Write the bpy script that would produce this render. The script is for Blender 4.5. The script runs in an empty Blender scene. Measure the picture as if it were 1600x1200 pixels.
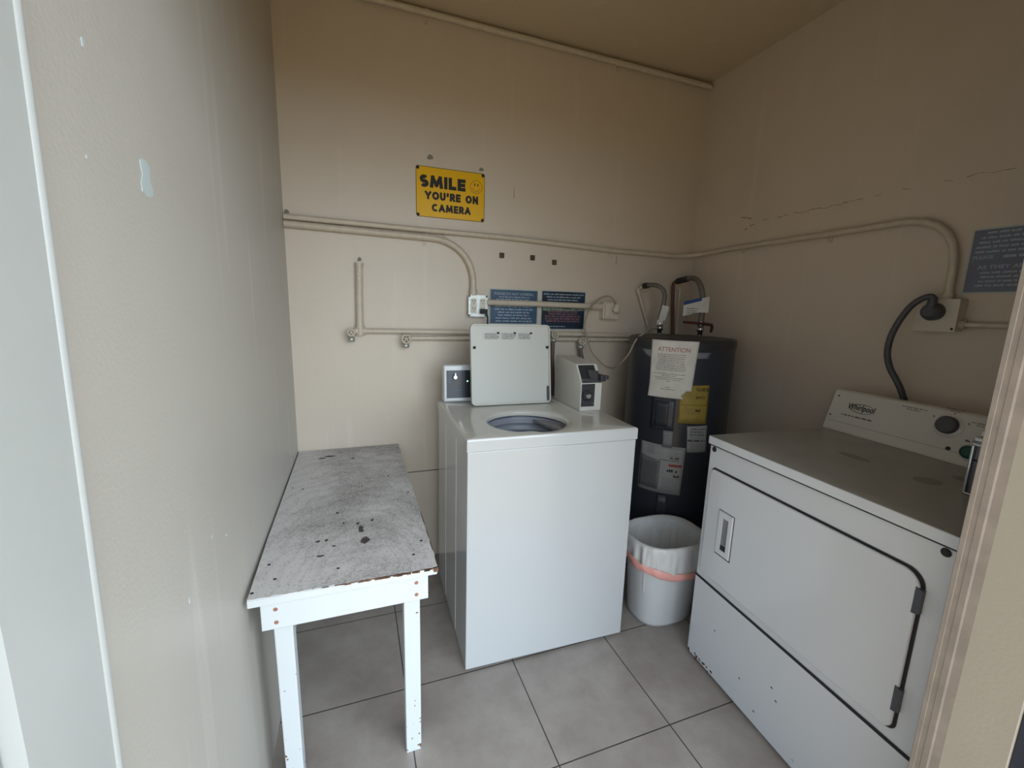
import bpy, bmesh, math, random
from mathutils import Vector, Matrix
random.seed(7)
PI = math.pi
SC = bpy.context.scene
COL = SC.collection

# ------------------------------------------------------------------ camera, world, light, exposure
cam = bpy.data.cameras.new('camera')
cam.sensor_width = 36.0
cam.lens = 36.0 * 672.08 / 1600.0
cam.clip_start = 0.02
camo = bpy.data.objects.new('camera', cam)
COL.objects.link(camo)
yaw, pit, rol = 0.3509, -0.17626, 0.02793
cy, sy, cp, sp = math.cos(yaw), math.sin(yaw), math.cos(pit), math.sin(pit)
f = Vector((sy*cp, cy*cp, sp)); r = Vector((cy, -sy, 0)); u = r.cross(f)
rr = math.cos(rol)*r + math.sin(rol)*u
uu = -math.sin(rol)*r + math.cos(rol)*u
M = Matrix((rr, uu, -f)).transposed().to_4x4()
M.translation = Vector((0.2761, -2.189, 1.3594))
camo.matrix_world = M
SC.camera = camo

W = bpy.data.worlds.new('overcast_sky'); SC.world = W
W.use_nodes = True
nt = W.node_tree; nt.nodes.clear()
wo = nt.nodes.new('ShaderNodeOutputWorld'); bg = nt.nodes.new('ShaderNodeBackground')
tc = nt.nodes.new('ShaderNodeTexCoord'); sx = nt.nodes.new('ShaderNodeVectorMath'); sx.operation = 'DOT_PRODUCT'; cr = nt.nodes.new('ShaderNodeValToRGB')
BRIGHT = Vector((0.62, -0.72, 0.25)).normalized()      # the bright side of the cloudy sky
sx.inputs[1].default_value = BRIGHT
nt.links.new(tc.outputs['Generated'], sx.inputs[0]); nt.links.new(sx.outputs['Value'], cr.inputs[0])
cr.color_ramp.elements[0].position = 0.15; cr.color_ramp.elements[0].color = (0.12, 0.135, 0.155, 1)
cr.color_ramp.elements[1].position = 0.95; cr.color_ramp.elements[1].color = (0.80, 0.915, 1.0, 1)
nt.links.new(cr.outputs[0], bg.inputs[0]); nt.links.new(bg.outputs[0], wo.inputs[0])
bg.inputs[1].default_value = 5.5
# the open doorway as a sampling portal for the daylight
pl = bpy.data.lights.new('doorway_daylight', 'AREA'); pl.shape = 'RECTANGLE'
pl.size = 1.38; pl.size_y = 2.05; pl.cycles.is_portal = True
po = bpy.data.objects.new('doorway_daylight', pl); COL.objects.link(po)
po.location = (0.69, -1.90, 1.03); po.rotation_euler = (PI/2, 0, 0)   # faces into the room
SC.view_settings.view_transform = 'Standard'; SC.view_settings.look = 'None'
SC.view_settings.gamma = 1.0; SC.view_settings.use_curve_mapping = False
SC.view_settings.exposure = 0.2
SC.cycles.use_denoising = True
SC.cycles.max_bounces = 12; SC.cycles.diffuse_bounces = 8
SC.cycles.sample_clamp_indirect = 8.0

# ------------------------------------------------------------------ materials
def lin(c):
    return tuple(((v/255)/12.92 if v/255 <= 0.04045 else ((v/255+0.055)/1.055)**2.4) for v in c) + (1.0,)

def mat(name, c, rough=0.5, metal=0.0, var=0.0, vscale=6.0, bump=0.0, bscale=120.0, c2=None, clear=0.0, spec=None):
    m = bpy.data.materials.new(name); m.use_nodes = True
    t = m.node_tree; b = t.nodes['Principled BSDF']
    b.inputs['Roughness'].default_value = rough; b.inputs['Metallic'].default_value = metal
    b.inputs['Base Color'].default_value = lin(c)
    if clear: b.inputs['Coat Weight'].default_value = clear; b.inputs['Coat Roughness'].default_value = 0.08
    if spec is not None: b.inputs['Specular IOR Level'].default_value = spec
    g = t.nodes.new('ShaderNodeNewGeometry')
    if var or c2:
        n = t.nodes.new('ShaderNodeTexNoise'); n.inputs['Scale'].default_value = vscale; n.inputs['Detail'].default_value = 6
        t.links.new(g.outputs['Position'], n.inputs['Vector'])
        k = t.nodes.new('ShaderNodeValToRGB'); k.color_ramp.elements[0].position = 0.35; k.color_ramp.elements[1].position = 0.65
        d = c2 or tuple(max(0, v*(1-var)) for v in c)
        k.color_ramp.elements[0].color = lin(d); k.color_ramp.elements[1].color = lin(c)
        t.links.new(n.outputs['Fac'], k.inputs[0]); t.links.new(k.outputs[0], b.inputs['Base Color'])
    if bump:
        n2 = t.nodes.new('ShaderNodeTexNoise'); n2.inputs['Scale'].default_value = bscale; n2.inputs['Detail'].default_value = 4
        t.links.new(g.outputs['Position'], n2.inputs['Vector'])
        bp = t.nodes.new('ShaderNodeBump'); bp.inputs['Strength'].default_value = bump; bp.inputs['Distance'].default_value = 0.002
        t.links.new(n2.outputs['Fac'], bp.inputs['Height']); t.links.new(bp.outputs[0], b.inputs['Normal'])
    return m

def N(t, kind, **kw):
    n = t.nodes.new(kind)
    for k, v in kw.items():
        if k in n.inputs: n.inputs[k].default_value = v
        else: setattr(n, k, v)
    return n

def wall_mat(name, c, streak=(230, 226, 220), smudge=(165, 155, 143), sk=0.16):
    """old satin emulsion paint: rolled texture, smudges, a few vertical drips and lumpy plaster under it"""
    m = mat(name, c, rough=0.42, bump=0.0)
    t = m.node_tree; b = t.nodes['Principled BSDF']
    g = N(t, 'ShaderNodeNewGeometry')
    n1 = N(t, 'ShaderNodeTexNoise', Scale=1.7, Detail=5.0, Roughness=0.6)
    t.links.new(g.outputs['Position'], n1.inputs['Vector'])
    r1 = N(t, 'ShaderNodeValToRGB'); r1.color_ramp.elements[0].position = 0.52; r1.color_ramp.elements[1].position = 0.78
    t.links.new(n1.outputs['Fac'], r1.inputs[0])
    mx = N(t, 'ShaderNodeMix', data_type='RGBA'); mx.inputs[6].default_value = lin(c); mx.inputs[7].default_value = lin(smudge)
    ms = N(t, 'ShaderNodeMath', operation='MULTIPLY'); ms.inputs[1].default_value = 0.22
    t.links.new(r1.outputs[0], ms.inputs[0]); t.links.new(ms.outputs[0], mx.inputs[0])
    mp = N(t, 'ShaderNodeMapping'); mp.inputs['Scale'].default_value = (14, 14, 0.9)
    t.links.new(g.outputs['Position'], mp.inputs[0])
    n2 = N(t, 'ShaderNodeTexNoise', Scale=1.0, Detail=4.0)
    t.links.new(mp.outputs[0], n2.inputs['Vector'])
    r2 = N(t, 'ShaderNodeValToRGB'); r2.color_ramp.elements[0].position = 0.60; r2.color_ramp.elements[1].position = 0.74
    t.links.new(n2.outputs['Fac'], r2.inputs[0])
    m2 = N(t, 'ShaderNodeMath', operation='MULTIPLY'); m2.inputs[1].default_value = sk
    t.links.new(r2.outputs[0], m2.inputs[0])
    my = N(t, 'ShaderNodeMix', data_type='RGBA'); my.inputs[7].default_value = lin(streak)
    t.links.new(mx.outputs[2], my.inputs[6]); t.links.new(m2.outputs[0], my.inputs[0])
    t.links.new(my.outputs[2], b.inputs['Base Color'])
    n3 = N(t, 'ShaderNodeTexNoise', Scale=140.0, Detail=3.0); n4 = N(t, 'ShaderNodeTexNoise', Scale=5.0, Detail=4.0)
    t.links.new(g.outputs['Position'], n3.inputs['Vector']); t.links.new(g.outputs['Position'], n4.inputs['Vector'])
    ad = N(t, 'ShaderNodeMath', operation='MULTIPLY_ADD'); ad.inputs[1].default_value = 6.0
    t.links.new(n4.outputs['Fac'], ad.inputs[0]); t.links.new(n3.outputs['Fac'], ad.inputs[2])
    bp = N(t, 'ShaderNodeBump', Strength=0.35, Distance=0.0012)
    t.links.new(ad.outputs[0], bp.inputs['Height']); t.links.new(bp.outputs[0], b.inputs['Normal'])
    return m

def floor_mat():
    """square grey ceramic tiles 41 cm with thin dark joints"""
    m = mat('floor_tile', (158, 152, 147), rough=0.38)
    t = m.node_tree; b = t.nodes['Principled BSDF']
    g = N(t, 'ShaderNodeNewGeometry'); sp_ = N(t, 'ShaderNodeSeparateXYZ'); t.links.new(g.outputs['Position'], sp_.inputs[0])
    ds = []
    for ax, o, s in (('X', 0.8112, 0.4089), ('Y', -1.2362, 0.4142)):
        a = N(t, 'ShaderNodeMath', operation='SUBTRACT'); a.inputs[1].default_value = o - 50*s
        t.links.new(sp_.outputs[ax], a.inputs[0])
        q = N(t, 'ShaderNodeMath', operation='PINGPONG'); q.inputs[1].default_value = s/2
        t.links.new(a.outputs[0], q.inputs[0]); ds.append(q)
    mn = N(t, 'ShaderNodeMath', operation='MINIMUM'); t.links.new(ds[0].outputs[0], mn.inputs[0]); t.links.new(ds[1].outputs[0], mn.inputs[1])
    lt = N(t, 'ShaderNodeMapRange'); lt.inputs[1].default_value = 0.0013; lt.inputs[2].default_value = 0.0026
    t.links.new(mn.outputs[0], lt.inputs[0])
    n1 = N(t, 'ShaderNodeTexNoise', Scale=5.0, Detail=8.0, Roughness=0.65); t.links.new(g.outputs['Position'], n1.inputs['Vector'])
    k = N(t, 'ShaderNodeValToRGB'); k.color_ramp.elements[0].position = 0.36; k.color_ramp.elements[1].position = 0.66
    k.color_ramp.elements[0].color = lin((146, 138, 133)); k.color_ramp.elements[1].color = lin((167, 160, 155))
    t.links.new(n1.outputs['Fac'], k.inputs[0])
    mx = N(t, 'ShaderNodeMix', data_type='RGBA'); mx.inputs[6].default_value = lin((62, 57, 55))
    t.links.new(k.outputs[0], mx.inputs[7]); t.links.new(lt.outputs[0], mx.inputs[0]); t.links.new(mx.outputs[2], b.inputs['Base Color'])
    bp = N(t, 'ShaderNodeBump', Strength=0.8, Distance=0.001)
    t.links.new(lt.outputs[0], bp.inputs['Height']); t.links.new(bp.outputs[0], b.inputs['Normal'])
    return m

def tabletop_mat():
    """white paint worn to dirty grey plywood, grain rings and dark chips showing"""
    m = mat('worn_tabletop', (180, 178, 178), rough=0.7)
    t = m.node_tree; b = t.nodes['Principled BSDF']
    tc = N(t, 'ShaderNodeTexCoord')
    mp = N(t, 'ShaderNodeMapping'); mp.inputs['Location'].default_value = (-0.27, 0.62, 0); mp.inputs['Scale'].default_value = (1.0, 0.55, 1)
    t.links.new(tc.outputs['Object'], mp.inputs[0])
    wv = N(t, 'ShaderNodeTexWave', wave_type='RINGS', rings_direction='Z', Scale=9.0, Distortion=11.0, Detail=3.0)
    wv.inputs['Detail Scale'].default_value = 1.1
    t.links.new(mp.outputs[0], wv.inputs['Vector'])
    fine = N(t, 'ShaderNodeTexNoise', Scale=150.0, Detail=6.0, Roughness=0.7); t.links.new(tc.outputs['Object'], fine.inputs['Vector'])
    blot = N(t, 'ShaderNodeTexNoise', Scale=4.0, Detail=9.0, Roughness=0.72); t.links.new(tc.outputs['Object'], blot.inputs['Vector'])
    # wear strongest along the middle of the board: x distance from the worn line
    so_ = N(t, 'ShaderNodeSeparateXYZ'); t.links.new(tc.outputs['Object'], so_.inputs[0])
    we = N(t, 'ShaderNodeMapRange'); we.inputs[1].default_value = 0.02; we.inputs[2].default_value = 0.22; we.inputs[3].default_value = -0.12; we.inputs[4].default_value = 0.05
    t.links.new(so_.outputs['X'], we.inputs[0])
    su_ = N(t, 'ShaderNodeMath', operation='ADD'); t.links.new(blot.outputs['Fac'], su_.inputs[0]); t.links.new(we.outputs[0], su_.inputs[1])
    base = N(t, 'ShaderNodeValToRGB'); base.color_ramp.elements[0].position = 0.40; base.color_ramp.elements[1].position = 0.64
    base.color_ramp.elements[0].color = lin((214, 212, 213)); base.color_ramp.elements[1].color = lin((158, 155, 155))
    t.links.new(su_.outputs[0], base.inputs[0])
    r2 = N(t, 'ShaderNodeMapRange'); r2.inputs[1].default_value = 0.55; r2.inputs[2].default_value = 0.95; r2.inputs[3].default_value = 0.0; r2.inputs[4].default_value = 0.34
    t.links.new(wv.outputs['Fac'], r2.inputs[0])
    gate = N(t, 'ShaderNodeMath', operation='MULTIPLY'); t.links.new(r2.outputs[0], gate.inputs[0]); t.links.new(su_.outputs[0], gate.inputs[1])
    m1 = N(t, 'ShaderNodeMix', data_type='RGBA'); m1.inputs[7].default_value = lin((98, 96, 96))
    t.links.new(base.outputs[0], m1.inputs[6]); t.links.new(gate.outputs[0], m1.inputs[0])
    r3 = N(t, 'ShaderNodeMapRange'); r3.inputs[1].default_value = 0.50; r3.inputs[2].default_value = 0.58; r3.inputs[4].default_value = 0.6
    t.links.new(fine.outputs['Fac'], r3.inputs[0])
    m2 = N(t, 'ShaderNodeMix', data_type='RGBA'); m2.inputs[7].default_value = lin((216, 216, 218))
    t.links.new(m1.outputs[2], m2.inputs[6]); t.links.new(r3.outputs[0], m2.inputs[0])
    r5 = N(t, 'ShaderNodeMapRange'); r5.inputs[1].default_value = 0.43; r5.inputs[2].default_value = 0.36; r5.inputs[4].default_value = 0.5
    t.links.new(fine.outputs['Fac'], r5.inputs[0])
    m3 = N(t, 'ShaderNodeMix', data_type='RGBA'); m3.inputs[7].default_value = lin((92, 89, 88))
    t.links.new(m2.outputs[2], m3.inputs[6]); t.links.new(r5.outputs[0], m3.inputs[0])
    t.links.new(m3.outputs[2], b.inputs['Base Color'])
    bp = N(t, 'ShaderNodeBump', Strength=0.5, Distance=0.001)
    t.links.new(fine.outputs['Fac'], bp.inputs['Height']); t.links.new(bp.outputs[0], b.inputs['Normal'])
    return m

def chipped_white(name, c=(232, 236, 238), chip=(120, 84, 62), thr=0.70, low=False):
    """white paint chipped to wood or rust; low=True puts more chips near the foot"""
    m = mat(name, c, rough=0.45)
    t = m.node_tree; b = t.nodes['Principled BSDF']
    g = N(t, 'ShaderNodeNewGeometry')
    n = N(t, 'ShaderNodeTexNoise', Scale=60.0, Detail=3.0); t.links.new(g.outputs['Position'], n.inputs['Vector'])
    fac = n.outputs['Fac']
    if low:
        s = N(t, 'ShaderNodeSeparateXYZ'); t.links.new(g.outputs['Position'], s.inputs[0])
        mr = N(t, 'ShaderNodeMapRange'); mr.inputs[1].default_value = 0.0; mr.inputs[2].default_value = 0.16; mr.inputs[3].default_value = 0.14; mr.inputs[4].default_value = 0.0
        t.links.new(s.outputs['Z'], mr.inputs[0])
        a = N(t, 'ShaderNodeMath', operation='ADD'); t.links.new(fac, a.inputs[0]); t.links.new(mr.outputs[0], a.inputs[1]); fac = a.outputs[0]
    r_ = N(t, 'ShaderNodeMapRange'); r_.inputs[1].default_value = thr; r_.inputs[2].default_value = thr + 0.015
    t.links.new(fac, r_.inputs[0])
    mx = N(t, 'ShaderNodeMix', data_type='RGBA'); mx.inputs[6].default_value = lin(c); mx.inputs[7].default_value = lin(chip)
    t.links.new(r_.outputs[0], mx.inputs[0]); t.links.new(mx.outputs[2], b.inputs['Base Color'])
    return m

M_wall = wall_mat('beige_wall_paint', (201, 189, 174))
M_wall_left = wall_mat('beige_wall_paint_left', (184, 181, 175), streak=(214, 212, 208), sk=0.40)
M_ceil = wall_mat('beige_ceiling_paint', (194, 180, 156))
M_floor = floor_mat()
M_jamb = mat('light_grey_door_frame_paint', (180, 184, 184), 0.4, var=0.04, vscale=3, bump=0.2, bscale=60)
M_stop = mat('grey_brown_frame_paint', (168, 158, 150), 0.5, var=0.08, vscale=20)
M_reveal = wall_mat('cream_reveal_stucco', (190, 184, 172))
M_pipe = mat('beige_painted_pipe', (198, 187, 170), 0.4, var=0.05, vscale=30)
M_box = mat('beige_painted_box', (200, 192, 178), 0.45)
M_enamel = mat('white_enamel', (188, 191, 194), 0.22, clear=0.5)
M_enamel_worn = chipped_white('white_enamel_rust_chips', (208, 213, 219), (110, 98, 92), thr=0.83, low=True)
M_enamel2 = mat('white_enamel_dryer', (208, 213, 219), 0.20, clear=0.5)
M_topwarm = mat('off_white_top_enamel', (205, 203, 196), 0.22, clear=0.3)
M_dryertop = mat('grey_top_enamel', (164, 165, 162), 0.3, c2=(154, 155, 152), vscale=9)  # greyer, faintly mottled colour for the upward faces of the dryer top
M_lid = mat('lid_underside_grey_white', (186, 186, 180), 0.4)
M_black = mat('black_rubber', (22, 22, 24), 0.6)
M_dark = mat('black_print', (20, 18, 16), 0.6)
M_gap = mat('dark_gap', (40, 40, 42), 0.8)
M_panel = mat('dark_navy_control_panel', (30, 34, 46), 0.3)
M_chrome = mat('chrome', (200, 202, 206), 0.15, metal=1.0)
M_steel = mat('dull_steel', (120, 122, 126), 0.35, metal=1.0)
M_greyplastic = mat('grey_coin_slide_metal', (105, 106, 112), 0.35, metal=0.6)
M_darkgrey = mat('dark_grey_metal', (70, 70, 76), 0.4, metal=0.5)
M_drum = mat('grey_drum_plastic', (138, 144, 156), 0.35)
M_drumdark = mat('dark_drum_ring', (84, 90, 104), 0.4)
M_tank = mat('dark_blue_grey_tank_enamel', (50, 53, 62), 0.33)
M_tanktrim = mat('mid_grey_tank_trim', (118, 121, 128), 0.35)
M_paper = mat('white_paper', (214, 212, 206), 0.75, var=0.06, vscale=14, bump=0.4, bscale=25)
M_label = mat('silver_white_label', (150, 152, 155), 0.4)
M_label2 = mat('silver_grey_label_print', (108, 108, 112), 0.4)
M_yellow = mat('sign_yellow', (226, 176, 0), 0.35, spec=0.3)
M_yellowtag = mat('yellow_energy_label', (160, 138, 58), 0.6, var=0.1, vscale=20)
M_red = mat('red_print', (158, 70, 66), 0.6)
M_grey = mat('grey_print', (96, 96, 98), 0.6)
M_white = mat('white_print', (158, 172, 184), 0.6)
M_blue = mat('faded_blue_sign', (54, 88, 112), 0.4, c2=(46, 66, 98), vscale=14)
M_blue2 = mat('dark_blue_sign', (26, 48, 74), 0.4, c2=(22, 30, 44), vscale=14)
M_blue3 = mat('flare_lightened_blue_sign', (104, 118, 134), 0.4, c2=(106, 106, 126), vscale=12)  # lens flare haze is mixed into this blue, so it is lighter and greyer
M_pink = mat('pinkish_sign_text', (122, 86, 84), 0.6)
M_signborder = mat('sign_border_white', (176, 182, 178), 0.5)
M_navy = mat('navy_outdoor_board', (48, 54, 72), 0.35)
M_galv = mat('galvanised_outlet_plate', (188, 190, 186), 0.32, metal=0.55, var=0.12, vscale=60)
M_socket = mat('ivory_socket', (206, 202, 188), 0.4)
M_cordgrey = mat('grey_cord', (72, 74, 82), 0.45)
M_cordbeige = mat('beige_cord', (150, 140, 122), 0.5)
M_flex = mat('grey_braided_hose', (112, 108, 100), 0.4, metal=0.3, bump=0.6, bscale=500)
M_copper = mat('dark_copper', (92, 62, 52), 0.45, metal=0.5)
M_hose = mat('brown_grey_hose', (96, 82, 78), 0.5)
M_redh = mat('dark_red_handle', (84, 34, 30), 0.5)
M_legs = chipped_white('white_chipped_table_paint', (204, 210, 214), (110, 80, 66), thr=0.725, low=True)
M_apron = chipped_white('white_apron_paint', (204, 210, 214), (128, 100, 88), thr=0.76)
M_edge = mat('brown_chipped_edge', (128, 88, 66), 0.8, c2=(84, 62, 52), vscale=45)
M_top = tabletop_mat()
M_rust = mat('rusty_screw', (150, 104, 84), 0.6)
M_bin = mat('white_bin_plastic', (206, 209, 212), 0.35)
M_bag = mat('white_bin_liner', (205, 206, 206), 0.35, bump=0.9, bscale=45)
M_bagpink = mat('pink_drawstring', (232, 168, 160), 0.45, bump=0.5, bscale=60)
M_green = mat('dark_green_button', (18, 74, 66), 0.3)
M_knob = mat('slate_grey_knob', (74, 76, 84), 0.4)
M_patch = mat('pale_blue_old_paint', (186, 200, 204), 0.5)
M_brown = mat('brown_adhesive', (92, 72, 56), 0.8, var=0.3, vscale=80)
M_crack = mat('crack_shadow_plaster', (140, 124, 106), 0.9)
M_bluetag = mat('blue_tag_print', (40, 70, 130), 0.5)
M_ground = mat('tan_paved_ground', (214, 180, 128), 0.8, var=0.08, vscale=3)
M_led = bpy.data.materials.new('green_led'); M_led.use_nodes = True
_b = M_led.node_tree.nodes['Principled BSDF']; _b.inputs['Base Color'].default_value = (0.3, 1, 0.35, 1)
_b.inputs['Emission Color'].default_value = (0.35, 1, 0.4, 1); _b.inputs['Emission Strength'].default_value = 2.5

# ------------------------------------------------------------------ mesh helpers
class MB:
    """collects shapes; build() links them as ONE mesh object"""
    def __init__(s): s.v = []; s.f = []; s.sm = []
    def add(s, vs, fs, smooth=False):
        o = len(s.v); s.v += [tuple(v) for v in vs]
        for q in fs: s.f.append([o+i for i in q]); s.sm.append(smooth)
        return s
    def box(s, x0, x1, y0, y1, z0, z1, bev=0.0, seg=2, rot=None):
        b = bmesh.new(); bmesh.ops.create_cube(b, size=1)
        for v in b.verts:
            v.co = Vector(((x0+x1)/2 + v.co.x*(x1-x0), (y0+y1)/2 + v.co.y*(y1-y0), (z0+z1)/2 + v.co.z*(z1-z0)))
        if bev: bmesh.ops.bevel(b, geom=b.edges[:], offset=bev, segments=seg, affect='EDGES', profile=0.6)
        if rot is not None:
            for v in b.verts: v.co = rot @ v.co
        b.verts.index_update()
        s.add([v.co[:] for v in b.verts], [[v.index for v in q.verts] for q in b.faces], False); b.free(); return s
    def tube(s, pts, rad, n=12, cap=True):
        pts = [Vector(p) for p in pts]; rads = rad if isinstance(rad, (list, tuple)) else [rad]*len(pts)
        T = []
        for i in range(len(pts)):
            a = pts[max(i-1, 0)]; b = pts[min(i+1, len(pts)-1)]; T.append((b-a).normalized())
        up = Vector((0, 0, 1)) if abs(T[0].z) < 0.9 else Vector((1, 0, 0))
        nrm = T[0].cross(up).normalized(); vs = []; fs = []
        for i, p in enumerate(pts):
            nrm = (nrm - T[i]*nrm.dot(T[i])).normalized(); bn = T[i].cross(nrm)
            for k in range(n):
                a = 2*PI*k/n; vs.append(p + rads[i]*(math.cos(a)*nrm + math.sin(a)*bn))
        for i in range(len(pts)-1):
            for k in range(n):
                a = i*n+k; b2 = i*n+(k+1) % n; fs.append([a, b2, b2+n, a+n])
        s.add(vs, fs, True)
        if cap:
            s.add(vs[:n], [list(range(n))[::-1]]); s.add(vs[-n:], [list(range(n))])
        return s
    def lathe(s, prof, o=(0, 0, 0), ax=(0, 0, 1), n=32, cap=True):
        """prof: (radius, height) along axis ax"""
        q = Vector((0, 0, 1)).rotation_difference(Vector(ax)); o = Vector(o); vs = []; fs = []
        for (rad, h) in prof:
            for k in range(n):
                a = 2*PI*k/n; vs.append(o + q @ Vector((rad*math.cos(a), rad*math.sin(a), h)))
        for i in range(len(prof)-1):
            for k in range(n): fs.append([i*n+k, i*n+(k+1) % n, (i+1)*n+(k+1) % n, (i+1)*n+k])
        s.add(vs, fs, True)
        if cap:
            if prof[0][0] > 1e-6: s.add(vs[:n], [list(range(n))[::-1]])
            if prof[-1][0] > 1e-6: s.add(vs[-n:], [list(range(n))])
        return s
    def prism(s, poly, o, U, V, d):
        """2-D polygon in the plane (o; U, V), extruded by d along U x V"""
        o = Vector(o); U = Vector(U); V = Vector(V); nn = U.cross(V).normalized()*d; n = len(poly)
        a = [o + U*p[0] + V*p[1] for p in poly]
        s.add(a + [p+nn for p in a], [list(range(n))[::-1], [n+i for i in range(n)]] + [[i, (i+1) % n, n+(i+1) % n, n+i] for i in range(n)])
        return s
    def build(s, name, m, parent=None, local=True):
        me = bpy.data.meshes.new(name); vs = s.v
        if parent is not None and not local:
            root = parent
            while root.parent is not None: root = root.parent
            inv = root.matrix_world.inverted()
            vs = [tuple(inv @ Vector(v)) for v in vs]
        me.from_pydata(vs, [], s.f); me.update()
        for p, sm in zip(me.polygons, s.sm): p.use_smooth = sm
        b = bmesh.new(); b.from_mesh(me); bmesh.ops.recalc_face_normals(b, faces=b.faces[:]); b.to_mesh(me); b.free()
        for i_, p in enumerate(me.polygons): p.use_smooth = s.sm[i_] if i_ < len(s.sm) else False
        me.materials.append(m)
        o = bpy.data.objects.new(name, me); COL.objects.link(o)
        if parent is not None: o.parent = parent
        return o

def rrect(w, h, rad, n=6, cx=0, cy=0):
    out = []
    for (sx_, sy_, a0) in ((1, 1, 0), (-1, 1, PI/2), (-1, -1, PI), (1, -1, 1.5*PI)):
        for k in range(n+1):
            a = a0 + PI/2*k/n
            out.append((cx + sx_*(w/2-rad) + rad*math.cos(a), cy + sy_*(h/2-rad) + rad*math.sin(a)))
    return out

def tag(o, label, cat, group=None):
    o['label'] = label; o['category'] = cat
    if group: o['group'] = group
    return o
def thing(name, label, cat, loc=(0, 0, 0), rz=0.0, group=None):
    o = bpy.data.objects.new(name, None); COL.objects.link(o); o.empty_display_size = 0.1
    o.location = loc; o.rotation_euler = (0, 0, rz)
    o.matrix_world = Matrix.Translation(loc) @ Matrix.Rotation(rz, 4, 'Z')
    return tag(o, label, cat, group)
def struct(mb, name, m):
    o = mb.build(name, m); o['kind'] = 'structure'; return o

def text_mb(txt, o, U, V, w, h, bold=0.0, mapf=None, thick=0.0004, italic=0.0, gap=1.0):
    """flat lettering centred on o; U right, V up; fitted into w x h"""
    cu = bpy.data.curves.new('t', 'FONT'); cu.body = txt; cu.offset = bold; cu.shear = italic; cu.space_character = gap
    cu.resolution_u = 3; cu.fill_mode = 'FRONT'
    ob = bpy.data.objects.new('t', cu); COL.objects.link(ob)
    dg = bpy.context.evaluated_depsgraph_get(); me = ob.evaluated_get(dg).to_mesh()
    vs = [v.co.copy() for v in me.vertices]; fs = [list(p.vertices) for p in me.polygons]
    ob.evaluated_get(dg).to_mesh_clear(); bpy.data.objects.remove(ob); bpy.data.curves.remove(cu)
    x0 = min(v.x for v in vs); x1 = max(v.x for v in vs); y0 = min(v.y for v in vs); y1 = max(v.y for v in vs)
    kx = w/(x1-x0); ky = h/(y1-y0)
    U = Vector(U); V = Vector(V); o = Vector(o); nn = U.cross(V).normalized()*thick
    mb = MB()
    P2 = [((v.x-(x0+x1)/2)*kx, (v.y-(y0+y1)/2)*ky) for v in vs]
    mb.add([o + U*a + V*b + nn for a, b in P2], fs)
    return mb

GLYPH = {  # centre-line strokes on a 1 x 1 cell, arcs as (cx, cy, rx, ry, a0, a1)
 'M': (1.15, [[(0, 0), (.12, 1)], [(.12, 1), (.5, .15)], [(.5, .15), (.88, 1)], [(.88, 1), (1, 0)]]), 'I': (.0, [[(.5, 0), (.5, 1)]]), 'L': (.55, [[(0, 1), (0, 0)], [(0, 0), (1, 0)]]),
 'E': (.58, [[(0, 0), (0, 1)], [(0, 1), (1, 1)], [(0, .5), (.92, .5)], [(0, 0), (1, 0)]]), 'Y': (.9, [[(0, 1), (.5, .45)], [(1, 1), (.5, .45)], [(.5, .45), (.5, 0)]]),
 'N': (.8, [[(0, 0), (0, 1)], [(0, 1), (1, 0)], [(1, 0), (1, 1)]]), 'A': (.95, [[(0, 0), (.5, 1)], [(.5, 1), (1, 0)], [(.2, .3), (.8, .3)]]),
 'O': (1.0, [(.5, .5, .5, .5, 0, 360)]), 'C': (.9, [(.55, .5, .55, .5, 45, 315)]), 'U': (.75, [[(0, 1), (0, .35)], (.5, .35, .5, .35, 180, 360), [(1, .35), (1, 1)]]),
 'R': (.68, [[(0, 0), (0, 1)], [(0, 1), (.55, 1)], [(0, .45), (.55, .45)], (.55, .725, .42, .275, -90, 90), [(.45, .45), (1, 0)]]),
 'S': (.66, [(.5, .74, .46, .26, 40, 270), (.5, .25, .5, .25, -140, 90)]), "'": (.12, [[(.6, 1.0), (.3, .72)]]), ' ': (.35, [])}
def heavy_letters(txt, o, U, V, w, h, sw_, lift):
    """extra-bold capitals drawn with thick strokes and fitted to w x h"""
    mb = MB(); U = Vector(U); V = Vector(V); o = Vector(o); nn = U.cross(V).normalized()
    hh = h-sw_; tot = sum(GLYPH[c][0] for c in txt)*hh; gaps = sw_*1.32*(len(txt)-1)+sw_; kx = (w-gaps)/tot; x = -w/2+sw_/2; q_ = 0
    def quad(a, b):
        nonlocal q_
        a, b = Vector(a), Vector(b); d = (b-a).normalized()*sw_/2; p = Vector((-d.y, d.x)); q_ += 1
        a = a-d*.98; b = b+d*.98; z = lift+q_*.000006
        mb.add([o+U*t.x+V*t.y+nn*z for t in (a-p, b-p, b+p, a+p)], [[0, 1, 2, 3]])
    for c in txt:
        gw, st = GLYPH[c]; gw *= hh*kx
        for s_ in st:
            if isinstance(s_, tuple):
                cx_, cy_, rx, ry, a0, a1 = s_; n = 18; vs = []
                for k in range(n+1):
                    a = math.radians(a0+(a1-a0)*k/n); q = Vector((x+(cx_+rx*math.cos(a))*gw, (cy_+ry*math.sin(a))*hh-hh/2)); tt_ = Vector((-rx*gw*math.sin(a), ry*hh*math.cos(a))).normalized(); nr_ = Vector((tt_.y, -tt_.x))*sw_/2
                    for e in (-1, 1): t = q+nr_*e; vs.append(o+U*t.x+V*t.y+nn*(lift+.0001+q_*.000006))
                mb.add(vs, [[2*k, 2*k+1, 2*k+3, 2*k+2] for k in range(n)])
            else: quad((x+s_[0][0]*gw, s_[0][1]*hh-hh/2), (x+s_[1][0]*gw, s_[1][1]*hh-hh/2))
        x += gw+sw_*1.32
    return mb

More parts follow.
